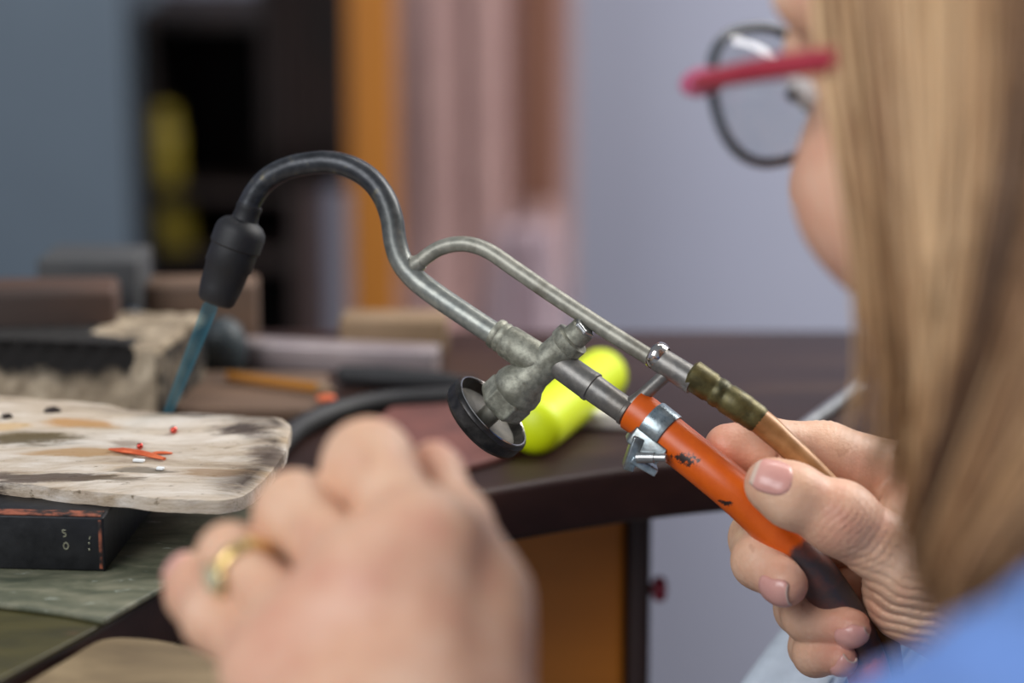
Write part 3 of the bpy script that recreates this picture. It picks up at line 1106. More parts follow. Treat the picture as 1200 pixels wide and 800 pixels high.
# neon yellow marker
mk0 = on_z(628, 499, Z_BENCH + 0.0105)
mk1 = on_z(709, 436, Z_BENCH + 0.0105)
mk = thing('marker_pen', 'thick neon-yellow marker lying on the bench behind the torch valve', 'marker pen', (mk0 + mk1) / 2)
L = (mk1 - mk0).length
bm = bmesh.new(); add_lathe(bm, mk0, mk1, [(-.0075 * math.cos(t), max(.0005, .0104 * math.sin(t))) for t in np.linspace(0, math.pi / 2, 8)] + [(L * .45, .0104)], 32); obj('barrel', bm, M['neon'], mk)
bm = bmesh.new(); add_lathe(bm, mk0, mk1, [(L * .452, .0104)] + [(L - .0055 + .0055 * math.sin(t), .0049 + .0055 * math.cos(t)) for t in np.linspace(0, math.pi / 2, 7)] + [(L, .0005)], 32)
obj('cap', bm, M['neon'], mk)
p0, p1 = on_z(668, 501, Z_BENCH), on_z(745, 503, Z_BENCH)
ax_ = (p1 - p0).normalized()
bm = bmesh.new(); add_box(bm, (p0 + p1) / 2 + Vector((0, .002, .0034)), ((p1 - p0).length, 0.009, 0.0066), axes=(ax_, W.cross(ax_), W))
tag(obj('eraser', bm, M['white_bar'], bevel=0.0016), 'off-white bar lying on the bench right of the neon marker', 'eraser')
p0, p1 = on_z(925, 512, Z_BENCH + .0026), on_z(1010, 452, Z_BENCH + .0026)
bm = bmesh.new(); add_lathe(bm, p0, p1, [(0, .0012), (.001, .0025), ((p1 - p0).length, .0025)], 14)  # rod added in place of the blue-grey reflection on the bench top
tag(obj('reflection_rod', bm, M['steel']), 'thin pale rod standing for a reflection on the bench behind the hand with the torch', 'rod')

# ------------------------------------------------------------------ furniture and cloth behind the bench


def back_x(px, y):
    return on_y(px, 200, y).x


def back_box(name, x0, x1, y, depth, z0, z1, mat, parent=None, bevel=0.002):
    a, b = back_x(x0, y), back_x(x1, y)
    bm = bmesh.new()
    add_box(bm, ((a + b) / 2, y + depth / 2, (z0 + z1) / 2), (b - a, depth, z1 - z0))
    return obj(name, bm, mat, parent, bevel=bevel)


ld = thing('locker', 'tall blue-grey locker at the left of the room', 'locker', (back_x(-150, 2.0), 2.2, 0))
back_box('body', -420, 126, 2.02, 0.35, 0, 2.0, M['panel'], ld)
back_box('door', -410, 148, 2.0, 0.018, 0.05, 1.96, M['panel'], ld)
ztop = on_y(250, 14, 2.2).z
bk = thing('bookcase', 'low black-brown open bookcase between the locker and the orange post', 'bookcase', (back_x(260, 2.2), 2.3, 0))
back_box('back_panel', 166, 362, 2.44, 0.012, 0, ztop, M['black_wood'], bk)
back_box('side_panel', 166, 180, 2.2, 0.24, 0, ztop, M['black_wood'], bk)
back_box('side_panel', 340, 362, 2.2, 0.24, 0, ztop, M['dark_wood'], bk)
for z0 in (0.05, 0.30, 0.55, on_y(195, 285, 2.25).z - 0.015, ztop - 0.015):
    back_box('shelf', 181, 339, 2.2, 0.24, z0, z0 + 0.015, M['black_wood'], bk)
zs = on_y(195, 285, 2.25).z + 0.0002
back_box('shelf', 181, 339, 2.2, 0.24, on_y(195, 213, 2.25).z - 0.010, on_y(195, 213, 2.25).z, M['black_wood'], bk)
for (px, py0, py1, hw, lab) in ((194, 213, 122, 22, 'dull yellow jar on the upper shelf of the dark bookcase'), (202, 285, 224, 26, 'dull yellow jar on the lower shelf of the dark bookcase')):
    z0, z1 = on_y(px, py0, 2.25).z + .0002, on_y(px, py1, 2.25).z
    q = on_y(px, 200, 2.25)
    jr = thing('yellow_jar', lab, 'jar', (q.x, 2.226, z0), 'yellow jars in the bookcase')
    r = hw * 2.31 / FPX
    h = z1 - z0
    bm = bmesh.new(); add_lathe(bm, (q.x, 2.226, z0), (q.x, 2.226, 3), [(0, r * .9), (.003, r), (h * .72, r), (h * .8, r * .8)], 24); obj('body', bm, M['yellow_dull'], jr)
    bm = bmesh.new(); add_lathe(bm, (q.x, 2.226, z0), (q.x, 2.226, 3), [(h * .8, r * .84), (h, r * .84)], 24); obj('lid', bm, M['yellow_dull'], jr, bevel=.001)
# dark coat hanging from the wall rail beside the post
zc0 = on_y(380, 205, 2.14).z
bm = bmesh.new()
xs = np.linspace(back_x(318, 2.14), back_x(404, 2.14), 26)
gridv = []
for k, z in enumerate(np.linspace(zc0, 1.75, 24)):
    row = []
    for i, x in enumerate(xs):
        row.append(bm.verts.new((x, 2.14 + 0.007 * math.sin(i * 1.1 + 0.3 * math.sin(k * .3)) + 0.004 * math.sin(i * 2.3), z + 0.01 * math.sin(i * .5) * (k == 0))))
    gridv.append(row)
for k in range(23):
    for i in range(25):
        bm.faces.new((gridv[k][i], gridv[k][i + 1], gridv[k + 1][i + 1], gridv[k + 1][i]))
co = obj('hanging_coat', bm, M['black_wood'])
sd = co.modifiers.new('solidify', 'SOLIDIFY'); sd.thickness = 0.012
tag(co, 'dark brown cloth hanging beside the orange wooden post', 'coat')
po = back_box('wooden_post', 409, 463, 2.06, 0.05, 0, 2.3, M['post'])
tag(po, 'upright orange-brown wooden post left of the mauve curtain', 'post')
rail_y = 2.32


def drape(name, x0, x1, y, z0, z1, mat, amp, freq, label, cat, nx=60, nz=20, flare=0.0, seed=0):
    bm = bmesh.new()
    a, b = back_x(x0, y), back_x(x1, y)
    rows = []
    for k in range(nz):
        s = k / (nz - 1)
        z = z1 + (z0 - z1) * s
        row = []
        for i in range(nx):
            t = i / (nx - 1)
            x = (a + b) / 2 + (t - .5) * (b - a) * (1 + flare * s)
            ph = t * freq * 2 * math.pi + seed
            row.append(bm.verts.new((x, y + amp * (math.sin(ph + .4 * math.sin(s * 5)) + .35 * math.sin(2.3 * ph + 1)), z)))
        rows.append(row)
    for k in range(nz - 1):
        for i in range(nx - 1):
            bm.faces.new((rows[k][i], rows[k][i + 1], rows[k + 1][i + 1], rows[k + 1][i]))
    o = obj(name, bm, mat)
    s_ = o.modifiers.new('solidify', 'SOLIDIFY')
    s_.thickness = 0.003
    return tag(o, label, cat)


drape('curtain', 462, 672, 2.42, 0.02, 2.2, M['curtain'], 0.006, 3.5, 'mauve-grey curtain hanging right of the orange post', 'curtain', 90)
tag(back_box('wooden_plank', 606, 656, 2.32, 0.02, on_y(630, 238, 2.32).z, 2.2, M['brown_stripe']), 'red-brown wooden plank hung in front of the mauve curtain', 'plank')
drape('pale_cloth', 582, 650, 2.24, 0.3, on_y(610, 262, 2.24).z, M['pink_cloth'], 0.012, 2.2, 'pale pink cloth draped below the red-brown plank', 'cloth', 50, 30, 3.0, 1.0)

# ------------------------------------------------------------------ gas torch


def DT(px):
    return 0.745 + (800 - px) * 1.0e-4 if px < 850 else 0.740


def T(px, py, dd=0.0):
    return P(px, py, DT(px) + dd)


M['hose'] = hose_mat()
K = 0.7437 / FPX                   # metres per pixel at the torch


def lathe_px(name, a, b, prof, mat, parent, seg=32, da=0.0, db=0.0, **kw):
    """turned piece between two pixel points; prof = (pixels along, radius in pixels)"""
    bm = bmesh.new()
    A, B = T(*a, da), T(*b, db)
    add_lathe(bm, A, B, [(s * K, r * K) for s, r in prof], seg)
    return obj(name, bm, mat, parent, **kw)


torch = thing('gas_torch', 'grey gas torch with a hooked black-tipped neck, held over the scorched board', 'torch', T(640, 425))
npts = [T(*q) for q in ((287, 252), (297, 230), (311, 212), (332, 199), (358, 192), (386, 190), (412, 196), (434, 210), (450, 231), (459, 256), (463, 283), (470, 305), (484, 324), (506, 342), (535, 362), (565, 382), (588, 397))]
npts = [Vector(p) for p in catmull(npts, 5)]
bm = bmesh.new(); add_tube(bm, npts, 14.2 * K, 24)
nk = obj('neck_tube', bm, M['neck'], torch); set_along(nk, npts)
noz = lathe_px('nozzle', (293, 240), (248, 366), [(0, 13.5), (0, 16), (6, 16.5), (8, 15.5), (20, 17), (24, 25), (31, 31), (38, 32.5), (56, 32.5), (58, 30.2), (82, 30.6), (85, 28.2), (112, 26.5), (128, 23.5), (132, 20), (133, 15), (122, 14.5)], M['black_rubber'], torch, 40)
apts = [Vector(p) for p in catmull([T(*q) for q in ((486, 313), (499, 301), (515, 291), (534, 286), (553, 287), (574, 295), (602, 314), (650, 347), (708, 385), (770, 424))], 6)]
bm = bmesh.new(); add_tube(bm, apts, [9.2 * K, 9.6 * K, 10 * K, 10 * K], 20); obj('air_tube', bm, M['zinc'], torch)
bm = bmesh.new(); add_tube(bm, catmull([T(478, 312), T(486, 311), T(494, 306)], 4), [8 * K, 13 * K, 9.8 * K], 16)
obj('brazed_joint', bm, M['zinc'], torch)
# air line: chrome collar, barrel, ringed tarnished sleeve, tan hose
lathe_px('collar', (763, 412), (785, 426), [(0, 9), (1, 13), (4, 16.5), (9, 17.5), (15, 16), (17, 15)], M['chrome'], torch)
lathe_px('air_barrel', (771, 420), (812, 446), [(0, 14), (1, 15), (52, 16)], M['gun'], torch)
lathe_px('ringed_sleeve', (808, 437), (893, 494), [(0, 15), (3, 18.5), (30, 18.2), (32, 16.8), (36, 16.8), (38, 18), (45, 18), (47, 16.8), (51, 16.8), (53, 18.2), (78, 18.2), (79, 17.4), (88, 17.2), (96, 17), (101, 14.5), (101, 8)], M['olive_brass'], torch)
hp = [T(884, 488), T(900, 501, .001), T(922, 521, .001), T(945, 543, .002), (T(968, 566, .004)), T(990, 592, .006), T(1012, 628, .012), P(1030, 690, .757), P(1045, 780, .757), P(1062, 900, .757), P(1090, 1150, .757)]
tail = [Vector((0.14, 0.68, 0.80)), Vector((0.15, 0.70, 0.45)), Vector((0.20, 0.78, 0.06)), Vector((0.30, 0.95, 0.008)), Vector((0.7, 1.3, 0.008))]
ah = [Vector(p) for p in catmull(hp + tail, 6)]
bm = bmesh.new(); add_tube(bm, ah, [15.5 * K] * 3 + [14.5 * K] * 3 + [14 * K] * 20, 20)
obj('air_hose', bm, M['tan_hose'], torch)
# valve: socket, cross body, cap, gland nut, stem, control knob
AX = (-0.739, 0.674)


def VB(s, r=(0, 0)):
    """point on the valve spindle s pixels from the body centre; the knob end lies deeper"""
    px, py = 640 + AX[0] * s + r[0], 425 + AX[1] * s + r[1]
    return P(px, py, DT(640) + s * 0.37 * K)


def vlathe(name, s0, s1, prof, mat, seg=32, **kw):
    bm = bmesh.new()
    add_lathe(bm, VB(s0), VB(s1), [((s - s0) * K * 1.066, r * K) for s, r in prof], seg)
    return obj(name, bm, mat, torch, **kw)


lathe_px('socket', (579, 389), (638, 428), [(0, 15), (1, 18.5), (6, 19.5), (9, 18), (13, 19.5), (17, 18.5), (21, 20.5), (60, 21.5), (72, 20)], M['cast'], torch)
vlathe('valve_body', -34, 62, [(-34, 17), (-32, 20), (0, 21), (20, 21), (30, 24), (38, 30), (48, 32), (55, 30), (62, 24), (66, 20)], M['cast'])
vlathe('end_cap', -60, -20, [(-60, 13), (-58, 15.5), (-44, 16), (-43, 18), (-42, 22.5), (-31, 22.5), (-29, 21)], M['cast'])
vlathe('cap_screw', -66, -50, [(-64, 12), (-62.5, 14.5), (-56, 14.8), (-52, 14.8)], M['steel'], 6, smooth=False, bevel=.0003)
bm = bmesh.new()
ga, gb = VB(51), VB(80)
gt = (gb - ga).normalized()
toc = Vector((0, -CT, ST))
gn = (toc - gt * toc.dot(gt)).normalized()
gm = gt.cross(gn)
hexr = []
for (s_, r_) in ((0, 27), (2.5, 33), (24, 33), (28, 29), (31, 22), (31, 14)):
    hexr.append([bm.verts.new(ga + gt * s_ * K + (gn * math.cos(math.radians(30 + 60 * k)) + gm * math.sin(math.radians(30 + 60 * k))) * r_ * K) for k in range(6)])
for a_, b_ in zip(hexr[:-1], hexr[1:]):
    for k in range(6):
        bm.faces.new((a_[k], a_[(k + 1) % 6], b_[(k + 1) % 6], b_[k]))
bm.faces.new(list(reversed(hexr[0]))); bm.faces.new(hexr[-1])
obj('gland_nut', bm, M['cast'], torch, smooth=False, bevel=0.0005, angle=25)
vlathe('valve_stem', 76, 104, [(76, 12.5), (100, 12.5)], M['zinc'])
# knob: shallow dish towards the nut, knurled black rim
kc, kb = VB(85), VB(110)
t_ = (kb - kc).normalized()
kn = bpy.data.objects.new('control_knob', None); COL.objects.link(kn); kn.parent = torch; kn.matrix_parent_inverse = torch.matrix_basis.inverted()
bm = bmesh.new()
R = 58 * K
segn = 96
a_ = t_.orthogonal().normalized(); b_ = t_.cross(a_)
rings = []
for (s, r, knurl) in ((0.0000, R * .90, 0), (-0.0004, R * .945, 0), (0.0002, R * .985, 0), (0.0010, R, 0), (0.0013, R * .985, 0), (0.0016, R * .985, 1), (0.0046, R * .99, 1), (0.0049, R * .975, 0), (0.0058, R * .955, 0), (0.0068, R * .86, 0), (0.0072, R * .6, 0)):
    rings.append([bm.verts.new(kc + t_ * s + (a_ * math.cos(2 * math.pi * k / segn) + b_ * math.sin(2 * math.pi * k / segn)) * (r * (1.0 - 0.018 * knurl * (k % 2)))) for k in range(segn)])
for i in range(len(rings) - 1):
    for k in range(segn):
        bm.faces.new((rings[i][k], rings[i][(k + 1) % segn], rings[i + 1][(k + 1) % segn], rings[i + 1][k]))
bm.faces.new(rings[-1])
o = obj('knurled_rim', bm, M['knob_black'], None); o.parent = kn
bm = bmesh.new()
add_lathe(bm, kc, kb, [(0.0001, R * .90), (0.0030, R * .80), (0.0042, R * .60), (0.0044, R * .3), (0.0044, 0.0005)], 48, cap=False)
o = obj('dish', bm, M['knob_dish'], None); o.parent = kn
bm = bmesh.new()
add_lathe(bm, kc, kb, [(0.0002, R * .895), (-0.0005, R * .905), (-0.0006, R * .925), (-0.0002, R * .94)], 64, cap=False)
o = obj('bright_lip', bm, M['chrome'], None); o.parent = kn
torch_parent_fix = torch.matrix_basis.inverted()
for ch in kn.children:
    ch.matrix_parent_inverse = Matrix.Identity(4)
# gas line: stepped pipe into the orange hose, strut to the air barrel, hose clamp
lathe_px('gas_pipe', (648, 421), (748, 492), [(0, 15), (8, 17.5), (54, 18.2), (56, 18.8), (60, 18.8), (61, 16.8), (108, 16.2), (109, 17.5), (113, 17.5), (115, 15), (122, 15)], M['gun'], torch)
bm = bmesh.new(); add_tube(bm, catmull([T(742, 474), T(752, 465), T(768, 450), T(786, 434)], 4), [11 * K, 9 * K, 8.2 * K, 8.5 * K], 16); obj('strut', bm, M['gun'], torch)
ho = [T(742, 480), T(755, 489), T(775, 505), T(800, 525), T(830, 549), T(860, 574), T(890, 602), P(920, 632, .740), P(950, 666, .741), P(978, 704, .743), P(1002, 745, .745), P(1018, 790, .746), P(1026, 840, .746), P(1040, 960, .745), P(1060, 1200, .745)]
hv = [Vector(p) for p in catmull(ho, 6)]
tail2 = [ho[-1], Vector((0.125, 0.66, 0.80)), Vector((0.13, 0.68, 0.45)), Vector((0.18, 0.74, 0.06)), Vector((0.28, 0.90, 0.009)), Vector((0.7, 1.2, 0.009))]
hfull = hv[:-1] + [Vector(p) for p in catmull([ho[-2]] + tail2, 6)][6:]
bm = bmesh.new(); add_tube(bm, hfull, 25.5 * K, 28)
gh = obj('gas_hose', bm, M['hose'], torch)
pts_vis = hv[:13 * 6]
set_along(gh, pts_vis)
# stiff end ring of the hose, and the clamp band with lug and screw
ca, cb_ = T(761, 494), T(785, 513)
cl = bpy.data.objects.new('hose_clamp', None); COL.objects.link(cl); cl.parent = torch; cl.matrix_parent_inverse = torch.matrix_basis.inverted()
bm = bmesh.new(); add_lathe(bm, ca, cb_, [(0, 25.8 * K), (0, 28 * K), (.0004, 28.4 * K), (.0068, 28.4 * K), (.0072, 28 * K), (.0072, 25.8 * K)], 40, cap=False)
o = obj('band', bm, M['clamp'], None); o.parent = cl
hd = (cb_ - ca).normalized()
dn2 = hd.cross(Vector((0, 1, 0))).normalized()
if dn2.z > 0:
    dn2 = -dn2
lug = T(757, 528, -0.004)
bm = bmesh.new()
add_box(bm, T(742, 529, -.0045), (0.0034, 0.0075, 0.0110), axes=(Vector((.93, 0, -.3)).normalized(), Vector((0, 1, 0)), Vector((.3, 0, .93)).normalized()))
add_box(bm, T(754, 543, -.003), (0.0090, 0.0075, 0.0026), axes=(Vector((.86, 0, -.5)).normalized(), Vector((0, 1, 0)), Vector((.5, 0, .86)).normalized()))
add_box(bm, T(757, 519, -.004), (0.0120, 0.0072, 0.0060), axes=(hd, Vector((0, 1, 0)), dn2))
o = obj('lug', bm, M['clamp'], None, bevel=0.0005); o.parent = cl
bm = bmesh.new(); add_lathe(bm, T(746, 536, -.0085), T(786, 536, -.0085), [(0, 5 * K), (1 * K, 6.5 * K), (22 * K, 6.5 * K), (22.5 * K, 5 * K), (36 * K, 5 * K), (37 * K, 4 * K)], 20)
o = obj('screw', bm, M['steel'], None); o.parent = cl

# the thin blue flame at the nozzle
bm = bmesh.new()
fa, fb_ = P(246, 360, DT(248)), P(196, 486, 0.838)
L = (fb_ - fa).length
add_lathe(bm, fa, fb_, [(0, .0026), (L * .12, .0025), (L * .5, .0022), (L * .85, .0018), (L, .0015)], 24)
tag(obj('gas_flame', bm, M['flame']), 'thin transparent blue flame from the black nozzle', 'flame')

# ------------------------------------------------------------------ the person
person = thing('person', 'person with long blonde hair in a blue shirt, holding the torch', 'person', (0.32, 0.62, 0.55))
V_ = []
Q_ = []
TINT = []


def push(v, q, t):
    n = sum(len(x) for x in V_)
    V_.append(v)
    Q_.append(q + n)
    TINT.append(t)


def gauss(p, c, r):
    return np.exp(-((p - np.array(c)) ** 2).sum(1) / (r * r))


def make_hand(F, fingers, palm, blends=(0.008, 0.0035, 0.0012), extra=None):
    """fingers: lists of (point, radius) from knuckle to tip; palm: list of (a, b, ra, rb)."""
    k_palm, k_seg, k_f = blends
    D = F.new()
    for (a, b, ra, rb) in palm:
        F.cone(D, a, b, ra, rb, 0.012)
    for f in fingers:
        m = f[0][0] + (f[1][0] - f[0][0]) * (0.35 if len(f) == 4 else 0.5)
        F.cone(D, f[0][0], m, f[0][1], f[0][1] * .65 + f[1][1] * .35, k_palm)
    if extra:
        extra(D)
    for f in fingers:
        E = F.new()
        for (a, ra), (b, rb) in zip(f[:-1], f[1:]):
            F.cone(E, a, b, ra, rb, k_seg)
        # a slight swelling at the middle joint and a soft pad at the tip
        D = smin(D, E, k_f)
    return D


def crease(F, D, c, axis, across, n, r, depth, lam, seed=0):
    """n wrinkles across a joint: shallow furrows perpendicular to axis, near c"""
    idx, p = F.band(D, 0.004)
    q = p - np.array(c)
    ax = np.array(axis, float); ax /= np.linalg.norm(ax)
    s = q @ ax
    ac = np.array(across, float); ac /= np.linalg.norm(ac)
    w = q @ ac
    s2 = s + 0.0009 * np.sin(w * 260 + seed) + 0.0003 * np.sin(w * 640 + seed * 2)
    win = np.exp(-(s / (n * lam * .5)) ** 2 - (np.maximum(0, (q ** 2).sum(1) - s ** 2) / (r * r)))
    g = 0.5 - 0.5 * np.cos(2 * np.pi * s2 / lam)
    D[idx] += (depth * win * g ** 3).astype(np.float32)


def nail(F, D, name, center, along, normal, width, length, label=None, edge=False):
    """a curved nail plate set into the fingertip; along points to the tip"""
    n = np.array(normal, float); n /= np.linalg.norm(n)
    a = np.array(along, float); a -= n * (a @ n); a /= np.linalg.norm(a)
    b = np.cross(n, a)
    NU, NV = 22, 26
    def lay(xl, xr, y0, y1):
        """drops the plate's grid onto the fingertip; xl, xr = how far each row reaches to either side"""
        q = []
        for j in range(NV + 1):
            y = -1 + 2 * j / NV
            # rounded at the cuticle, gently curved at the free edge
            lim = (1 - max(0, -y) ** 3.2) ** 0.5 if y < 0 else (1 - 0.55 * max(0, y) ** 6) ** 0.5
            yy = y0 + (y1 - y0) * (j / NV)
            for i in range(NU + 1):
                x = -1 + 2 * i / NU
                x = (x * xr[j] if x > 0 else x * xl[j]) * max(lim, 0.02)
                q.append(np.array(center) + b * x * width / 2 + a * (yy * length / 2) + n * 0.017)
        q = np.array(q)
        done = np.zeros(len(q), bool)
        for _ in range(180):
            dd = F.sample(D, q)
            done |= dd < 0.0
            q[~done] -= n * 0.00015
        return q

    one = np.ones(NV + 1)
    pts = lay(one, one, -1, 1)
    hh = (pts @ n).reshape(NV + 1, NU + 1)
    top = hh[NV // 2, NU // 2]
    good = np.nonzero(top - hh[:, NU // 2] < 0.0026)[0]
    y1 = -1 + 2 * good.max() / NV
    xl, xr = one.copy(), one.copy()
    for j in range(NV + 1):
        row = hh[j, NU // 2] - hh[j]
        bad = np.nonzero(row > 0.0024)[0]
        l_, r_ = bad[bad < NU // 2], bad[bad > NU // 2]
        if len(l_):
            xl[j] = max(0.2, 1 - 2 * (l_.max() + 1) / NU)
        if len(r_):
            xr[j] = max(0.2, -1 + 2 * (r_.min() - 1) / NU)
    ker = np.ones(9) / 9
    xl = np.convolve(np.pad(np.minimum(xl, np.median(xl)), 4, 'edge'), ker, 'valid')
    xr = np.convolve(np.pad(np.minimum(xr, np.median(xr)), 4, 'edge'), ker, 'valid')
    pts = lay(xl, xr, -1, y1)
    # smooth the plate lengthways so it reads as a stiff sheet
    g = pts.reshape(NV + 1, NU + 1, 3)
    h = g @ n
    for _ in range(6):
        h2 = h.copy()
        h2[1:-1, 1:-1] = (h[:-2, 1:-1] + h[2:, 1:-1] + h[1:-1, :-2] + h[1:-1, 2:]) / 4
        h = h2
    g = g + (h - g @ n)[..., None] * n
    lift = np.zeros((NV + 1, NU + 1))
    for j in range(NV + 1):
        for i in range(NU + 1):
            x, y = abs(-1 + 2 * i / NU), -1 + 2 * j / NV
            lift[j, i] = 0.00022 * (1 - x ** 6) - 0.0005 * x ** 8 - 0.0006 * max(0, -y) ** 8 + 0.0002 * max(0, y) ** 4
    g = g + lift[..., None] * n
    quads = []
    for j in range(NV):
        for i in range(NU):
            k = j * (NU + 1) + i
            quads.append((k, k + 1, k + NU + 2, k + NU + 1))
    o = mesh_obj(name, g.reshape(-1, 3), quads, M['nail'], person)
    o.data.materials.append(M['nail_edge'])
    mi = np.zeros(len(quads), np.int32)
    mi[-NU * (3 if edge else 1):] = 1
    o.data.polygons.foreach_set('material_index', mi)
    s_ = o.modifiers.new('solidify', 'SOLIDIFY'); s_.thickness = 0.0006; s_.offset = -1
    if label:
        o['label'] = label
    return o


def HP(px, py, d, rpx):
    return (np.array(P(px, py, d)), rpx * d / FPX)


# ---- right hand, closed round the orange hose
th = [HP(1135, 716, .750, 52), HP(1066, 664, .731, 47), HP(985, 608, .7245, 38), HP(928, 580, .7225, 36.5), HP(904, 568, .7225, 32)]
ix = [HP(1085, 578, .776, 50), HP(965, 534, .765, 39), HP(893, 523, .760, 33), HP(853, 524, .757, 28)]
md = [HP(1090, 612, .788, 46), HP(892, 631, .766, 36), HP(891, 657, .744, 32), HP(921, 685, .7305, 26)]
rg = [HP(1095, 662, .790, 42), HP(940, 712, .768, 31), HP(948, 722, .748, 29), HP(998, 736, .736, 23)]
pk = [HP(1098, 705, .790, 36), HP(952, 758, .768, 26), HP(956, 766, .750, 25), HP(986, 772, .738, 19)]
wr = HP(1225, 665, .768, 70)
wr2 = HP(1225, 725, .768, 66)
F = Field((0.045, 0.655, CAM_Z - 0.315), (0.205, 0.80, CAM_Z - 0.165), 0.00075)
palm = [(f[0][0], wr[0], f[0][1], wr[1]) for f in (ix, md)] + [(f[0][0], wr2[0], f[0][1], wr2[1]) for f in (rg, pk)]
palm += [(HP(1090, 600, .775, 46)[0], HP(1150, 640, .765, 60)[0], HP(1, 1, .775, 44)[1], HP(1, 1, .765, 60)[1])]
thenar = [HP(1078, 690, .744, 68), HP(1150, 720, .757, 66)]


def right_extra(D):
    F.cone(D, thenar[0][0], thenar[1][0], thenar[0][1], thenar[1][1], 0.012)
    F.cone(D, th[0][0], wr2[0], th[0][1], wr2[1], 0.012)
    a, b = HP(1048, 620, .745, 34), HP(1085, 585, .765, 40)
    F.cone(D, a[0], b[0], a[1], b[1], 0.008)
    for f, s in ((th, 0),):
        F.cone(D, f[0][0], f[1][0], f[0][1], f[1][1], 0.008)


D = make_hand(F, [ix, md, rg, pk], palm, extra=right_extra)
E = F.new()
for (a, ra), (b, rb) in zip(th[:-1], th[1:]):
    F.cone(E, a, b, ra, rb, 0.004)
F.ball(E, P(985, 606, .7235), 0.0106, 0.004)
D = smin(D, E, 0.003)
UP = np.array([0, ST, CT])
RT = np.array([1.0, 0, 0])
TO = np.array([0, -CT, ST])        # towards the lens
tax = (th[3][0] - th[1][0])
crease(F, D, P(990, 606, .716), tax, np.cross(tax, TO), 6, 0.0085, 0.0007, 0.0021, 0.4)
crease(F, D, P(1030, 640, .718), tax + UP * 0.3 * np.linalg.norm(tax), np.cross(tax, TO), 5, 0.010, 0.0005, 0.0025, 1.7)
# thenar folds running along the heel of the thumb
fa_ = UP * 0.93 + RT * 0.30
crease(F, D, P(1062, 716, .725), fa_, np.cross(fa_, TO), 10, 0.020, 0.0009, 0.0030, 2.2)
for f in (md, rg, pk):
    ax_f = f[3][0] - f[2][0]
    crease(F, D, f[2][0] + TO * f[2][1] * .8, ax_f, np.cross(ax_f, TO), 2, 0.007, 0.0004, 0.0022, f[2][1] * 1e4)
ax_i = ix[2][0] - ix[1][0]
crease(F, D, ix[2][0] + UP * ix[2][1], ax_i, TO, 3, 0.007, 0.0004, 0.002, 1.1)
crease(F, D, ix[1][0] + UP * ix[1][1], ax_i, TO, 4, 0.008, 0.0005, 0.0022, 3.1)
crease(F, D, P(915, 540, .752), ax_i, UP, 1, 0.006, 0.0012, 0.004, 0.2)
v, q = F.mesh(D)
t = 0.55 * gauss(v, ix[3][0], .011) + 0.45 * gauss(v, md[3][0], .011) + 0.5 * gauss(v, rg[3][0], .010) + 0.5 * gauss(v, pk[3][0], .010) + 0.3 * gauss(v, th[2][0] + TO * .008, .011) + 0.25 * gauss(v, P(1050, 575, .75), .014) + 0.2 * gauss(v, P(1020, 555, .755), .012)
push(v, q, np.clip(t, 0, 1) * .8)
ta = th[4][0] - th[2][0]
nail(F, D, 'fingernail', P(898, 576, .7225), ta, TO * 0.84 + UP * 0.46 - RT * 0.05, 0.0140, 0.0138, edge=True)
nail(F, D, 'fingernail', P(916, 679, .7325), md[3][0] - md[2][0], TO * 0.70 - UP * 0.55 - RT * 0.45, 0.0092, 0.0105)
nail(F, D, 'fingernail', P(998, 731, .736), rg[3][0] - rg[2][0], TO * 0.75 - UP * 0.65, 0.0080, 0.0105)
nail(F, D, 'fingernail', P(986, 769, .738), pk[3][0] - pk[2][0], TO * 0.6 - UP * 0.75 + RT * 0.1, 0.0062, 0.0078)

# ---- left hand, knuckles up, nearer the lens
li = [HP(498, 645, .560, 58), HP(432, 545, .590, 52), HP(402, 606, .613, 44), HP(420, 655, .622, 37)]
lm = [HP(432, 690, .555, 54), HP(346, 600, .588, 46), HP(335, 652, .611, 41), HP(362, 694, .620, 35)]
lr = [HP(366, 748, .556, 47), HP(270, 652, .586, 37), HP(272, 690, .607, 36), HP(303, 724, .616, 30)]
lp = [HP(322, 790, .558, 48), HP(258, 724, .583, 42), HP(234, 694, .596, 38), HP(226, 680, .601, 33)]
lt = [HP(560, 850, .545, 58), HP(572, 700, .565, 40), HP(540, 610, .588, 32), HP(512, 556, .600, 29), HP(506, 542, .602, 25)]
for f in (li, lm, lr, lp):
    a, b = f[0], f[1]
    f.insert(1, (a[0] * .48 + b[0] * .52, (a[1] * .45 + b[1] * .55) * .80))
lw = HP(440, 905, .532, 100)
lw2 = HP(500, 925, .530, 95)
lw0 = HP(520, 1010, .510, 130)
lw3 = HP(650, 1180, .470, 175)
F2 = Field((-0.105, 0.36, CAM_Z - 0.275), (0.06, 0.63, CAM_Z - 0.13), 0.0011)
palmL = [(f[0][0], lw[0], f[0][1], lw[1]) for f in (lm, lr, lp)] + [(li[0][0], lw2[0], li[0][1], lw2[1])]
palmL += [(lw[0], lw0[0], lw[1], lw0[1]), (lw2[0], lw0[0], lw2[1], lw0[1]), (lw0[0], lw3[0], lw0[1], lw3[1])]
palmL += [(li[0][0], lm[0][0], li[0][1], lm[0][1]), (lm[0][0], lr[0][0], lm[0][1], lr[0][1]), (lr[0][0], lp[0][0], lr[0][1], lp[0][1])]


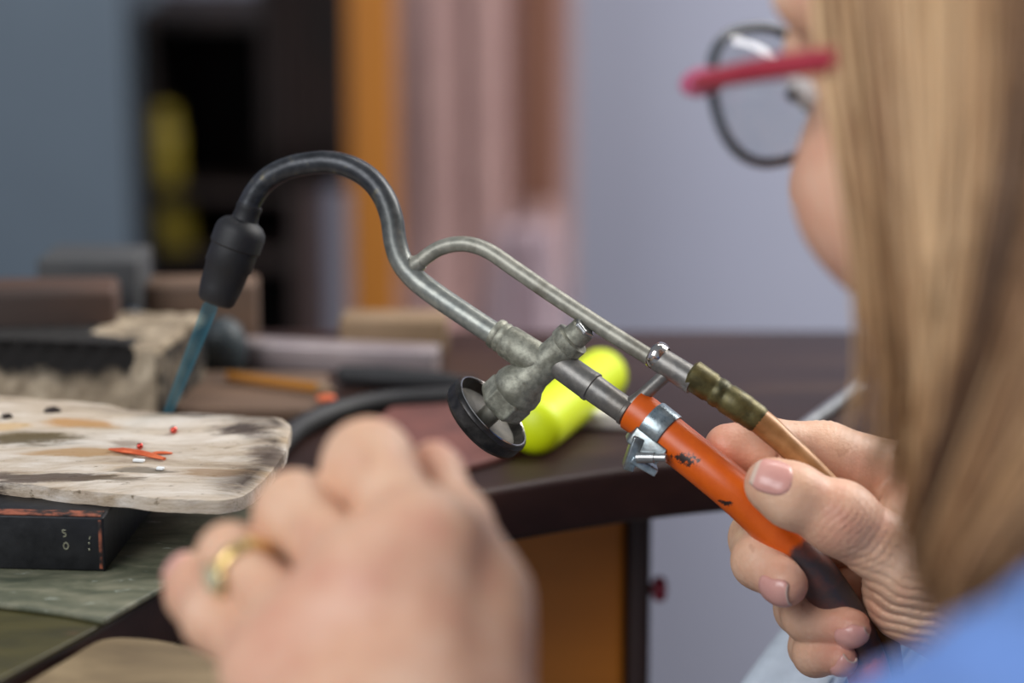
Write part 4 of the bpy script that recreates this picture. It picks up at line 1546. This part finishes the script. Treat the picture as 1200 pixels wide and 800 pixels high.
def left_extra(D):
    for (a, ra), (b, rb) in zip(lt[:2], lt[1:3]):
        F2.cone(D, a, b, ra, rb, 0.010)
    F2.cone(D, lt[0][0], lw2[0], lt[0][1], lw2[1], 0.012)
    a, b = HP(525, 650, .572, 36), HP(560, 760, .558, 50)
    F2.cone(D, a[0], b[0], a[1], b[1], 0.012)
    # tendons over the back of the hand
    for f in (li, lm, lr, lp):
        a = f[0][0] + TO * (f[0][1] * .86)
        b = lw[0] * .5 + lw2[0] * .5 + TO * lw[1] * .9
        F2.cone(D, a, a + (b - a) * .8, 0.0028, 0.0016, 0.004)


D = make_hand(F2, [li, lm, lr, lp], palmL, blends=(.006, .004, .0012), extra=left_extra)
E = F2.new()
for (a, ra), (b, rb) in zip(lt[:-1], lt[1:]):
    F2.cone(E, a, b, ra, rb, 0.004)
D = smin(D, E, 0.003)
for f in (li, lm, lr, lp):
    ax_f = f[2][0] - f[0][0]
    crease(F2, D, f[2][0] + (TO * .6 + UP * .6) * f[2][1], ax_f, np.cross(ax_f, TO), 4, 0.009, 0.0005, 0.0022, f[2][1] * 1e4)
v2, q2 = F2.mesh(D)
t = sum(0.35 * gauss(v2, f[0][0] + TO * .008, .012) for f in (li, lm, lr, lp)) + sum(0.25 * gauss(v2, f[2][0], .014) for f in (lp,)) + 0.6 * gauss(v2, lt[4][0], .012) + .2 * gauss(v2, P(560, 770, .54), .02) + .25 * gauss(v2, P(400, 790, .54), .03)
push(v2, q2, np.clip(t, 0, 1) * .55)
nail(F2, D, 'fingernail', np.array(P(507, 545, .602)) + np.array([0.004, 0.004, 0]), lt[4][0] - lt[3][0], RT * .8 - TO * .5, 0.011, 0.012)
for f, w_ in ((li, .0115), (lm, .0115), (lr, .0105)):
    ax_f = f[4][0] - f[3][0]
    nn = -TO * .8 - RT * .5
    nail(F2, D, 'fingernail', f[4][0], ax_f, nn, w_, .0115)
nail(F2, D, 'fingernail', lp[4][0], lp[4][0] - lp[3][0], UP * .6 - RT * .7, .009, .009)

# ---- head, neck and upper body under the clothes
az = math.radians(44)
f0 = Vector((-math.cos(az), math.sin(az), 0))
l0 = W.cross(f0)
pt = math.radians(16)
fh = (f0 * math.cos(pt) - W * math.sin(pt)).normalized()
uh = (W * math.cos(pt) + f0 * math.sin(pt)).normalized()
LENS_C = P(890, 108, 0.62)
H = LENS_C - fh * 0.100 - l0 * 0.033 - uh * 0.001


def hd_(x, y, z):
    return H + fh * x + l0 * y + uh * z


AXH = (fh, l0, uh)
neck_base = Vector((0.27, 0.625, CAM_Z - 0.14))
shL, shR = Vector((0.206, 0.475, CAM_Z - 0.165)), Vector((0.37, 0.77, CAM_Z - 0.165))
elL, elR = Vector((0.02, 0.32, CAM_Z - 0.222)), Vector((0.42, 0.80, CAM_Z - 0.40))
pelv = Vector((0.36, 0.58, CAM_Z - 0.60))
F3 = Field((0.0, 0.40, CAM_Z - 0.30), (0.46, 0.86, CAM_Z + 0.13), 0.0030)
D = F3.new()
F3.ball(D, hd_(-.018, 0, .024), (.099, .076, .088), axes=AXH)
F3.ball(D, hd_(.030, 0, -.035), (.058, .060, .080), 0.02, axes=AXH)
for s in (1, -1):
    F3.cone(D, hd_(.015, s * .052, -.062), hd_(.068, s * .012, -.100), .020, .017, 0.02)
    F3.ball(D, hd_(.060, s * .036, -.030), .027, 0.015)
    F3.cone(D, hd_(.084, s * .014, .022), hd_(.066, s * .050, .020), .009, .009, 0.014)
    F3.ball(D, hd_(-.008, s * .076, -.008), (.018, .007, .030), 0.004, axes=AXH)
    F3.ball(D, hd_(.100, s * .032, .004), .013, 0.008, sub=True)
    F3.ball(D, hd_(.0755, s * .032, .006), .0128, 0.002)
F3.cone(D, hd_(.088, 0, .012), hd_(.110, 0, -.026), .008, .0105, 0.008)
for s in (1, -1):
    F3.ball(D, hd_(.100, s * .011, -.030), .0085, 0.005)
F3.cone(D, hd_(.086, -.014, -.060), hd_(.086, .014, -.060), .009, .009, 0.006)
F3.cone(D, hd_(.084, -.012, -.072), hd_(.084, .012, -.072), .009, .009, 0.006)
F3.cone(D, hd_(.097, -.022, -.066), hd_(.097, .022, -.066), .0022, .0022, 0.002, sub=True)
F3.ball(D, hd_(.074, 0, -.098), .016, 0.012)
F3.cone(D, hd_(-.035, 0, -.055), neck_base, .056, .060, 0.025)
F3.cone(D, shL * .8 + shR * .2, shL * .2 + shR * .8, .058, .058, 0.04)
F3.cone(D, neck_base, (shL + shR) / 2 - W * .10, .070, .12, 0.04)
v3, q3 = F3.mesh(D)
t = 0.5 * gauss(v3, hd_(.066, .040, -.036), .03) + 0.4 * gauss(v3, hd_(.112, 0, -.03), .014) + .45 * gauss(v3, hd_(.06, .03, -.09), .04)
push(v3, q3, np.clip(t, 0, 1) * .6)
# right forearm inside the sleeve
F4 = Field((0.14, 0.66, CAM_Z - 0.46), (0.47, 0.86, CAM_Z - 0.18), 0.003)
D = F4.new()
F4.cone(D, wr[0], elR, .021, .036, .01)
F4.cone(D, wr2[0], elR, .019, .036, .01)
F4.cone(D, elR, shR, .038, .045, .01)
v4, q4 = F4.mesh(D)
push(v4, q4, np.zeros(len(v4)))
F5 = Field((-0.03, 0.25, CAM_Z - 0.30), (0.27, 0.54, CAM_Z - 0.10), 0.003)
D = F5.new()
F5.cone(D, lw3[0], elL, lw3[1], .036, .01)
F5.cone(D, elL, shL, .038, .045, .01)
v5, q5 = F5.mesh(D)
push(v5, q5, np.zeros(len(v5)))
body = mesh_obj('body', np.concatenate(V_), np.concatenate(Q_), M['skin'], person, {'tint': np.concatenate(TINT)})

# eyes, brows, lips
for s in (1, -1):
    bm = bmesh.new(); add_sphere(bm, hd_(.0770, s * .032, .002), .0116); obj('eye', bm, M['eye_white'], person)
    bm = bmesh.new(); add_sphere(bm, hd_(.0834, s * .031, -.003), .0054); obj('iris', bm, M['iris'], person)
    bm = bmesh.new(); add_tube(bm, catmull([hd_(.080, s * .020, -.001), hd_(.0892, s * .030, -.003), hd_(.0835, s * .042, -.002), hd_(.078, s * .047, -.001)], 5), [.0006, .0010, .0012, .0005], 8)
    obj('eyelash', bm, M['black_rubber'], person)
    bm = bmesh.new(); add_tube(bm, catmull([hd_(.0905, s * .014, .026), hd_(.0875, s * .030, .028), hd_(.0745, s * .050, .025)], 5), [.0020, .0030, .0014], 8)
    tag(obj('eyebrow', bm, plain('brow_hair', (96, 66, 42), (112, 80, 52), .8, scale=200), person), 'brown eyebrow')
for z in (-.0605, -.0715):
    bm = bmesh.new(); add_tube(bm, catmull([hd_(.086, -.020, -.066), hd_(.0935, -.009, z), hd_(.0935, .009, z), hd_(.086, .020, -.066)], 5), [.001, .004, .004, .001], 8)
    obj('lip', bm, M['lip'], person)

# ---- clothes
F6 = Field((-0.06, 0.22, CAM_Z - 0.70), (0.62, 0.92, CAM_Z - 0.06), 0.0055)
D = F6.new()
chest = (shL + shR) / 2
F6.cone(D, shL * .85 + shR * .15, shL * .15 + shR * .85, .068, .068, 0.04)
F6.cone(D, chest - W * .04, pelv, .135, .15, 0.05)
F6.cone(D, shL, elL, .062, .054, 0.03)
F6.cone(D, elL, np.array(elL) * .55 + np.array(lw3[0]) * .45, .052, .046, 0.02)
F6.cone(D, shR, elR, .064, .056, 0.03)
F6.cone(D, elR, np.array(elR) * .30 + np.array(wr2[0]) * .70, .054, .042, 0.02)
F6.cone(D, neck_base - W * .01, neck_base + (H - neck_base) * .12, .074, .070, 0.02)
N = F6.new()
F6.cone(N, neck_base - W * .02, neck_base + (H - neck_base) * .5, .060, .066)
D = np.maximum(D, -N)
idx, p = F6.band(D, 0.02)
D[idx] += (0.004 * np.sin(p[:, 0] * 90 + p[:, 2] * 60) * np.sin(p[:, 1] * 80 - p[:, 2] * 50) + 0.002 * np.sin(p[:, 0] * 210 + p[:, 1] * 160)).astype(np.float32)
v, q = F6.mesh(D)
tag(mesh_obj('shirt', v, q, M['shirt'], person), 'plain blue long-sleeved shirt')
F7 = Field((-0.12, 0.38, 0.0), (0.62, 0.98, 0.72), 0.009)
D = F7.new()
hips = [pelv + Vector((-.02, -.09, -.03)), pelv + Vector((.06, .09, -.03))]
knees = [Vector((0.02, 0.62, 0.60)), Vector((0.11, 0.80, 0.60))]
feet = [Vector((0.05, 0.62, 0.09)), Vector((0.16, 0.80, 0.09))]
F7.cone(D, hips[0], hips[1], .13, .13, .04)
for a, b, c in zip(hips, knees, feet):
    F7.cone(D, a, b, .095, .070, .03)
    F7.cone(D, b, c, .066, .050, .02)
v, q = F7.mesh(D)
mesh_obj('trousers', v, q, M['trousers'], person)
for c in feet:
    bm = bmesh.new()
    add_sphere(bm, c + Vector((-.05, .02, -.045)), 0.045, 2.6, 1.0, 0.95, axes=(Vector((-.93, .37, 0)), Vector((-.37, -.93, 0)), W))
    obj('shoe', bm, M['shoe'], person)
# pale apron stretched from the waist over the lap
bm = bmesh.new()
cA, cB, cC, cD = P(1010, 640, .865), P(868, 812, .845), P(1000, 1250, .80), P(1250, 760, .86)
rows = []
for i in range(25):
    s = i / 24
    row = []
    for k in range(25):
        w_ = k / 24
        p = (cA * (1 - s) + cB * s) * (1 - w_) + (cD * (1 - s) + cC * s) * w_
        p = p + Vector((0, 0.006 * math.sin(w_ * 16 + s * 2) + 0.003 * math.sin(w_ * 37 + 1 + s * 3), 0))
        row.append(bm.verts.new(p))
    rows.append(row)
for i in range(24):
    for k in range(24):
        bm.faces.new((rows[i][k], rows[i][k + 1], rows[i + 1][k + 1], rows[i + 1][k]))
ap = obj('apron', bm, M['apron'], person)
s_ = ap.modifiers.new('solidify', 'SOLIDIFY'); s_.thickness = 0.0025
tag(ap, 'pale blue-grey apron cloth')

# ---- hair: a cap over the skull and several thousand hanging strands
F8 = Field((0.03, 0.44, CAM_Z - 0.20), (0.34, 0.80, CAM_Z + 0.14), 0.004)
D = F8.new()
F8.ball(D, hd_(-.030, 0, .030), (.100, .084, .094), axes=AXH)
F8.cone(D, hd_(-.050, 0, 0), hd_(-.075, 0, -.09), .075, .060, .03)
N = F8.new()
F8.ball(N, hd_(.075, 0, -.035), (.085, .105, .092), axes=AXH)
D = np.maximum(D, -N)
v, q = F8.mesh(D)
sv, sq, ss = [v], [q], [np.clip(0.35 + 0.25 * np.sin(v[:, 0] * 400 + v[:, 1] * 330), 0, 1)]
guides = [
    [(952, -330, .585), (968, -150, .570), (976, -20, .560), (998, 110, .553), (1030, 230, .553), (1052, 340, .558), (1056, 430, .566), (1040, 520, .575)],
    [(985, -360, .570), (1000, -150, .552), (1016, 20, .542), (1048, 190, .536), (1080, 340, .538), (1096, 450, .545), (1108, 550, .555), (1096, 640, .560)],
    [(1060, -380, .555), (1075, -150, .532), (1085, 60, .520), (1092, 250, .514), (1104, 420, .520), (1116, 540, .530), (1112, 625, .538), (1114, 690, .540)],
    [(1150, -400, .545), (1170, -150, .515), (1175, 80, .503), (1160, 280, .500), (1130, 460, .506), (1106, 580, .513), (1102, 650, .520), (1120, 705, .522)],
    [(1260, -410, .540), (1285, -150, .508), (1280, 90, .495), (1240, 310, .492), (1185, 480, .496), (1140, 600, .503), (1122, 670, .508), (1130, 715, .510)],
    [(1380, -410, .540), (1420, -150, .505), (1420, 100, .490), (1370, 330, .487), (1290, 510, .490), (1205, 620, .496), (1160, 680, .500), (1150, 725, .503)],
    [(1520, -400, .550), (1590, -120, .515), (1610, 130, .495), (1570, 360, .488), (1480, 530, .490), (1400, 640, .495), (1330, 700, .500), (1290, 740, .502)],
    [(1650, -340, .575), (1750, -60, .545), (1790, 180, .530), (1770, 400, .520), (1690, 560, .515), (1620, 660, .515), (1560, 720, .515), (1520, 760, .515)],
    [(1740, -250, .625), (1860, 0, .610), (1900, 220, .600), (1890, 420, .590), (1840, 580, .580), (1790, 680, .575), (1750, 740, .575), (1720, 790, .575)],
    [(1740, -200, .680), (1850, 20, .690), (1890, 230, .690), (1880, 420, .685), (1850, 560, .680), (1820, 660, .675), (1790, 720, .67), (1770, 780, .67)],
]
GW = np.array([[list(P(*q)) for q in g] for g in guides])
NS, NP_, KS = 5200, 22, 4
from_t = np.linspace(0, 1, NP_)
fine = np.array([np.array([g[0]] * 1 + list(g[1:])) for g in GW])
dense = np.array([np.array(catmull(list(g), 6)) for g in GW])             # guide, step, xyz
ti = np.linspace(0, dense.shape[1] - 1, NP_)
i0 = np.clip(ti.astype(int), 0, dense.shape[1] - 2)
dense = dense[:, i0] * (1 - (ti - i0))[None, :, None] + dense[:, i0 + 1] * (ti - i0)[None, :, None]
clump_c = rng.uniform(0, len(GW) - 1.001, 170)
clump_o = rng.normal(0, 1, (170, 3))
clump_s = np.clip(rng.normal(0.70, 0.20, 170), 0.05, 1)
vs, qs, shs = [], [], []
off = len(v)
for s in range(NS):
    ci = int(rng.integers(0, 170))
    gpos = float(np.clip(clump_c[ci] + rng.normal(0, 0.20), 0, len(GW) - 1.001))
    if gpos < 1.2 and rng.random() < 0.62:
        gpos = float(rng.uniform(1.5, 5))
    g0 = int(gpos)
    fr = gpos - g0
    line = dense[g0] * (1 - fr) + dense[g0 + 1] * fr
    inward = abs(rng.normal(0, 1)) * 0.007 + (0.004 if clump_s[ci] < .4 else 0)
    o_ = np.array([0.002 * clump_o[ci, 0] + rng.normal(0, .0012), inward + .0015 * clump_o[ci, 1], .002 * clump_o[ci, 2]])
    spread = (0.35 + 0.9 * from_t ** 1.5)[:, None]
    wob = np.stack([np.sin(from_t * (5 + 3 * clump_o[ci, 0]) + ci), 0 * from_t, 0 * from_t], 1) * 0.0030
    if gpos < 1.3:
        o_[0] = o_[0] * 2.6 - 0.001
    line = line + o_ * spread + wob
    end = int(NP_ * min(1.0, rng.normal(0.97, 0.05)))
    end = max(end, 14)
    line = line[:end]
    tn = np.gradient(line, axis=0)
    tn /= np.linalg.norm(tn, axis=1)[:, None] + 1e-9
    a = np.cross(tn, np.array([0, 0, 1.0]) + 1e-3)
    a /= np.linalg.norm(a, axis=1)[:, None] + 1e-9
    b = np.cross(tn, a)
    rr = 0.00042 * np.interp(np.arange(end), [0, 2, end - 5, end - 1], [.7, 1, 1, .15])[:, None]
    ring = np.stack([line + rr * (a * math.cos(k * 2 * math.pi / KS) + b * math.sin(k * 2 * math.pi / KS)) for k in range(KS)], 1)
    vs.append(ring.reshape(-1, 3))
    base = off
    j = np.arange(end - 1)[:, None] * KS
    kk = np.arange(KS)[None, :]
    k2 = (kk + 1) % KS
    qs.append(np.stack([base + j + kk, base + j + k2, base + j + KS + k2, base + j + KS + kk], -1).reshape(-1, 4))
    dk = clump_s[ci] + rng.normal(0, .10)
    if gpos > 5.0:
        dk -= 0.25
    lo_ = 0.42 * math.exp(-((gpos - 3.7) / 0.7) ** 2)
    shs.append(np.repeat(np.clip(dk - lo_ * (1 - np.linspace(0, 1, end) ** 2) - 0.35 * np.linspace(0, 1, end) ** 3, 0, 1), KS))  # strands painted darker to the tips, where the hair ends hang in shadow
    off += end * KS
hv_ = np.concatenate([sv[0]] + vs)
hq_ = np.concatenate([sq[0]] + qs)
hs_ = np.concatenate([ss[0]] + shs)
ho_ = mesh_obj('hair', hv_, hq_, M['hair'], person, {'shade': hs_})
tag(ho_, 'long straight blonde hair')

# ---- spectacles and ring, worn but separate things
gl = thing('eyeglasses', 'crimson-templed eyeglasses on the person with blonde hair', 'eyeglasses', LENS_C)
for s in (1, -1):
    ring = []
    for k in range(49):
        t_a = 2 * math.pi * k / 48
        cx, sz = math.cos(t_a), math.sin(t_a)
        x = math.copysign(abs(cx) ** .85, cx) * .0240
        z = math.copysign(abs(sz) ** .85, sz) * .0175
        ring.append((x, z))
    bow = lambda x: .100 - 0.10 * (x * x) * 14
    bm = bmesh.new(); add_tube(bm, [hd_(bow(s * .033 + x) , s * .033 + x, z) for x, z in ring], .0014, 10, cap=False)
    obj('rim', bm, M['lens_rim'], gl)
    bm = bmesh.new()
    cv = bm.verts.new(hd_(bow(s * .033), s * .033, 0))
    rv = [bm.verts.new(hd_(bow(s * .033 + x), s * .033 + x, z)) for x, z in ring[:-1]]
    for k in range(48):
        bm.faces.new((cv, rv[k], rv[(k + 1) % 48]))
    o = obj('lens', bm, M['lens'], gl)
    s_ = o.modifiers.new('solidify', 'SOLIDIFY'); s_.thickness = 0.0014
    bm = bmesh.new()
    e_ = s * .033 + s * .0240
    add_tube(bm, catmull([hd_(bow(e_) + .001, e_ - s * .004, .004), hd_(bow(e_) - .002, s * .064, .005), hd_(.060, s * .073, .003), hd_(.02, s * .078, -.001), hd_(-.015, s * .080, -.004), hd_(-.035, s * .079, -.022)], 6), [.0016, .0021, .0031, .0029, .0022, .002], 10)
    tag(obj('temple', bm, M['temple'], gl), 'crimson temple arm')
    bm = bmesh.new(); add_sphere(bm, hd_(bow(e_) - .002, s * .0628, .005), .0058, 1.15, .5, .62, axes=AXH)  # pink colour stands for the reflection on the front of the temple
    tag(obj('end_piece', bm, M['rim_pink'], gl), 'end piece at the hinge, a reflection painted on it in pink')
    bm = bmesh.new(); add_sphere(bm, hd_(.094, s * .0095, -.004), .0045, .7, .45, 1.1, axes=AXH); obj('nose_pad', bm, M['rim_pink'], gl)
bm = bmesh.new(); add_tube(bm, catmull([hd_(.1005, -.0105, .003), hd_(.1035, 0, .005), hd_(.1005, .0105, .003)], 5), .0021, 10)
tag(obj('bridge', bm, M['rim_pink'], gl), 'pink-crimson bridge')

ra, rb = lr[0][0], lr[2][0]
rc_ = Vector(ra + (rb - ra) * 0.80)
rt_ = Vector(rb - ra).normalized()
rr = lr[1][1] + (lr[2][1] - lr[1][1]) * .56 + 0.0006
fr_ = thing('finger_ring', 'gold ring with a pale stone on the hand nearest the lens', 'ring', rc_)
bm = bmesh.new()
a_ = rt_.orthogonal().normalized(); b_ = rt_.cross(a_)
add_tube(bm, [rc_ + (a_ * math.cos(t) + b_ * math.sin(t)) * rr for t in np.linspace(0, 2 * math.pi, 41)], 0.0013, 10, cap=False)
for vv in bm.verts:
    vv.co += rt_ * ((vv.co - rc_).dot(rt_)) * 0.5
obj('band', bm, M['gold'], fr_)
sn = Vector(TO * .85 - RT * .25 - UP * .35)
sn = (sn - rt_ * sn.dot(rt_)).normalized()
s2 = rt_.cross(sn)
bm = bmesh.new(); add_sphere(bm, rc_ + sn * (rr + .0008), .0036, 1.1, 1.0, .6, axes=(rt_, s2, sn)); tag(obj('stone', bm, M['gem'], fr_, smooth=True), 'pale green stone')
bm = bmesh.new(); add_tube(bm, [rc_ + sn * (rr + .0006) + (rt_ * 1.1 * math.cos(t) + s2 * math.sin(t)) * .0037 for t in np.linspace(0, 2 * math.pi, 25)], .0006, 8, cap=False); obj('setting', bm, M['gold'], fr_)
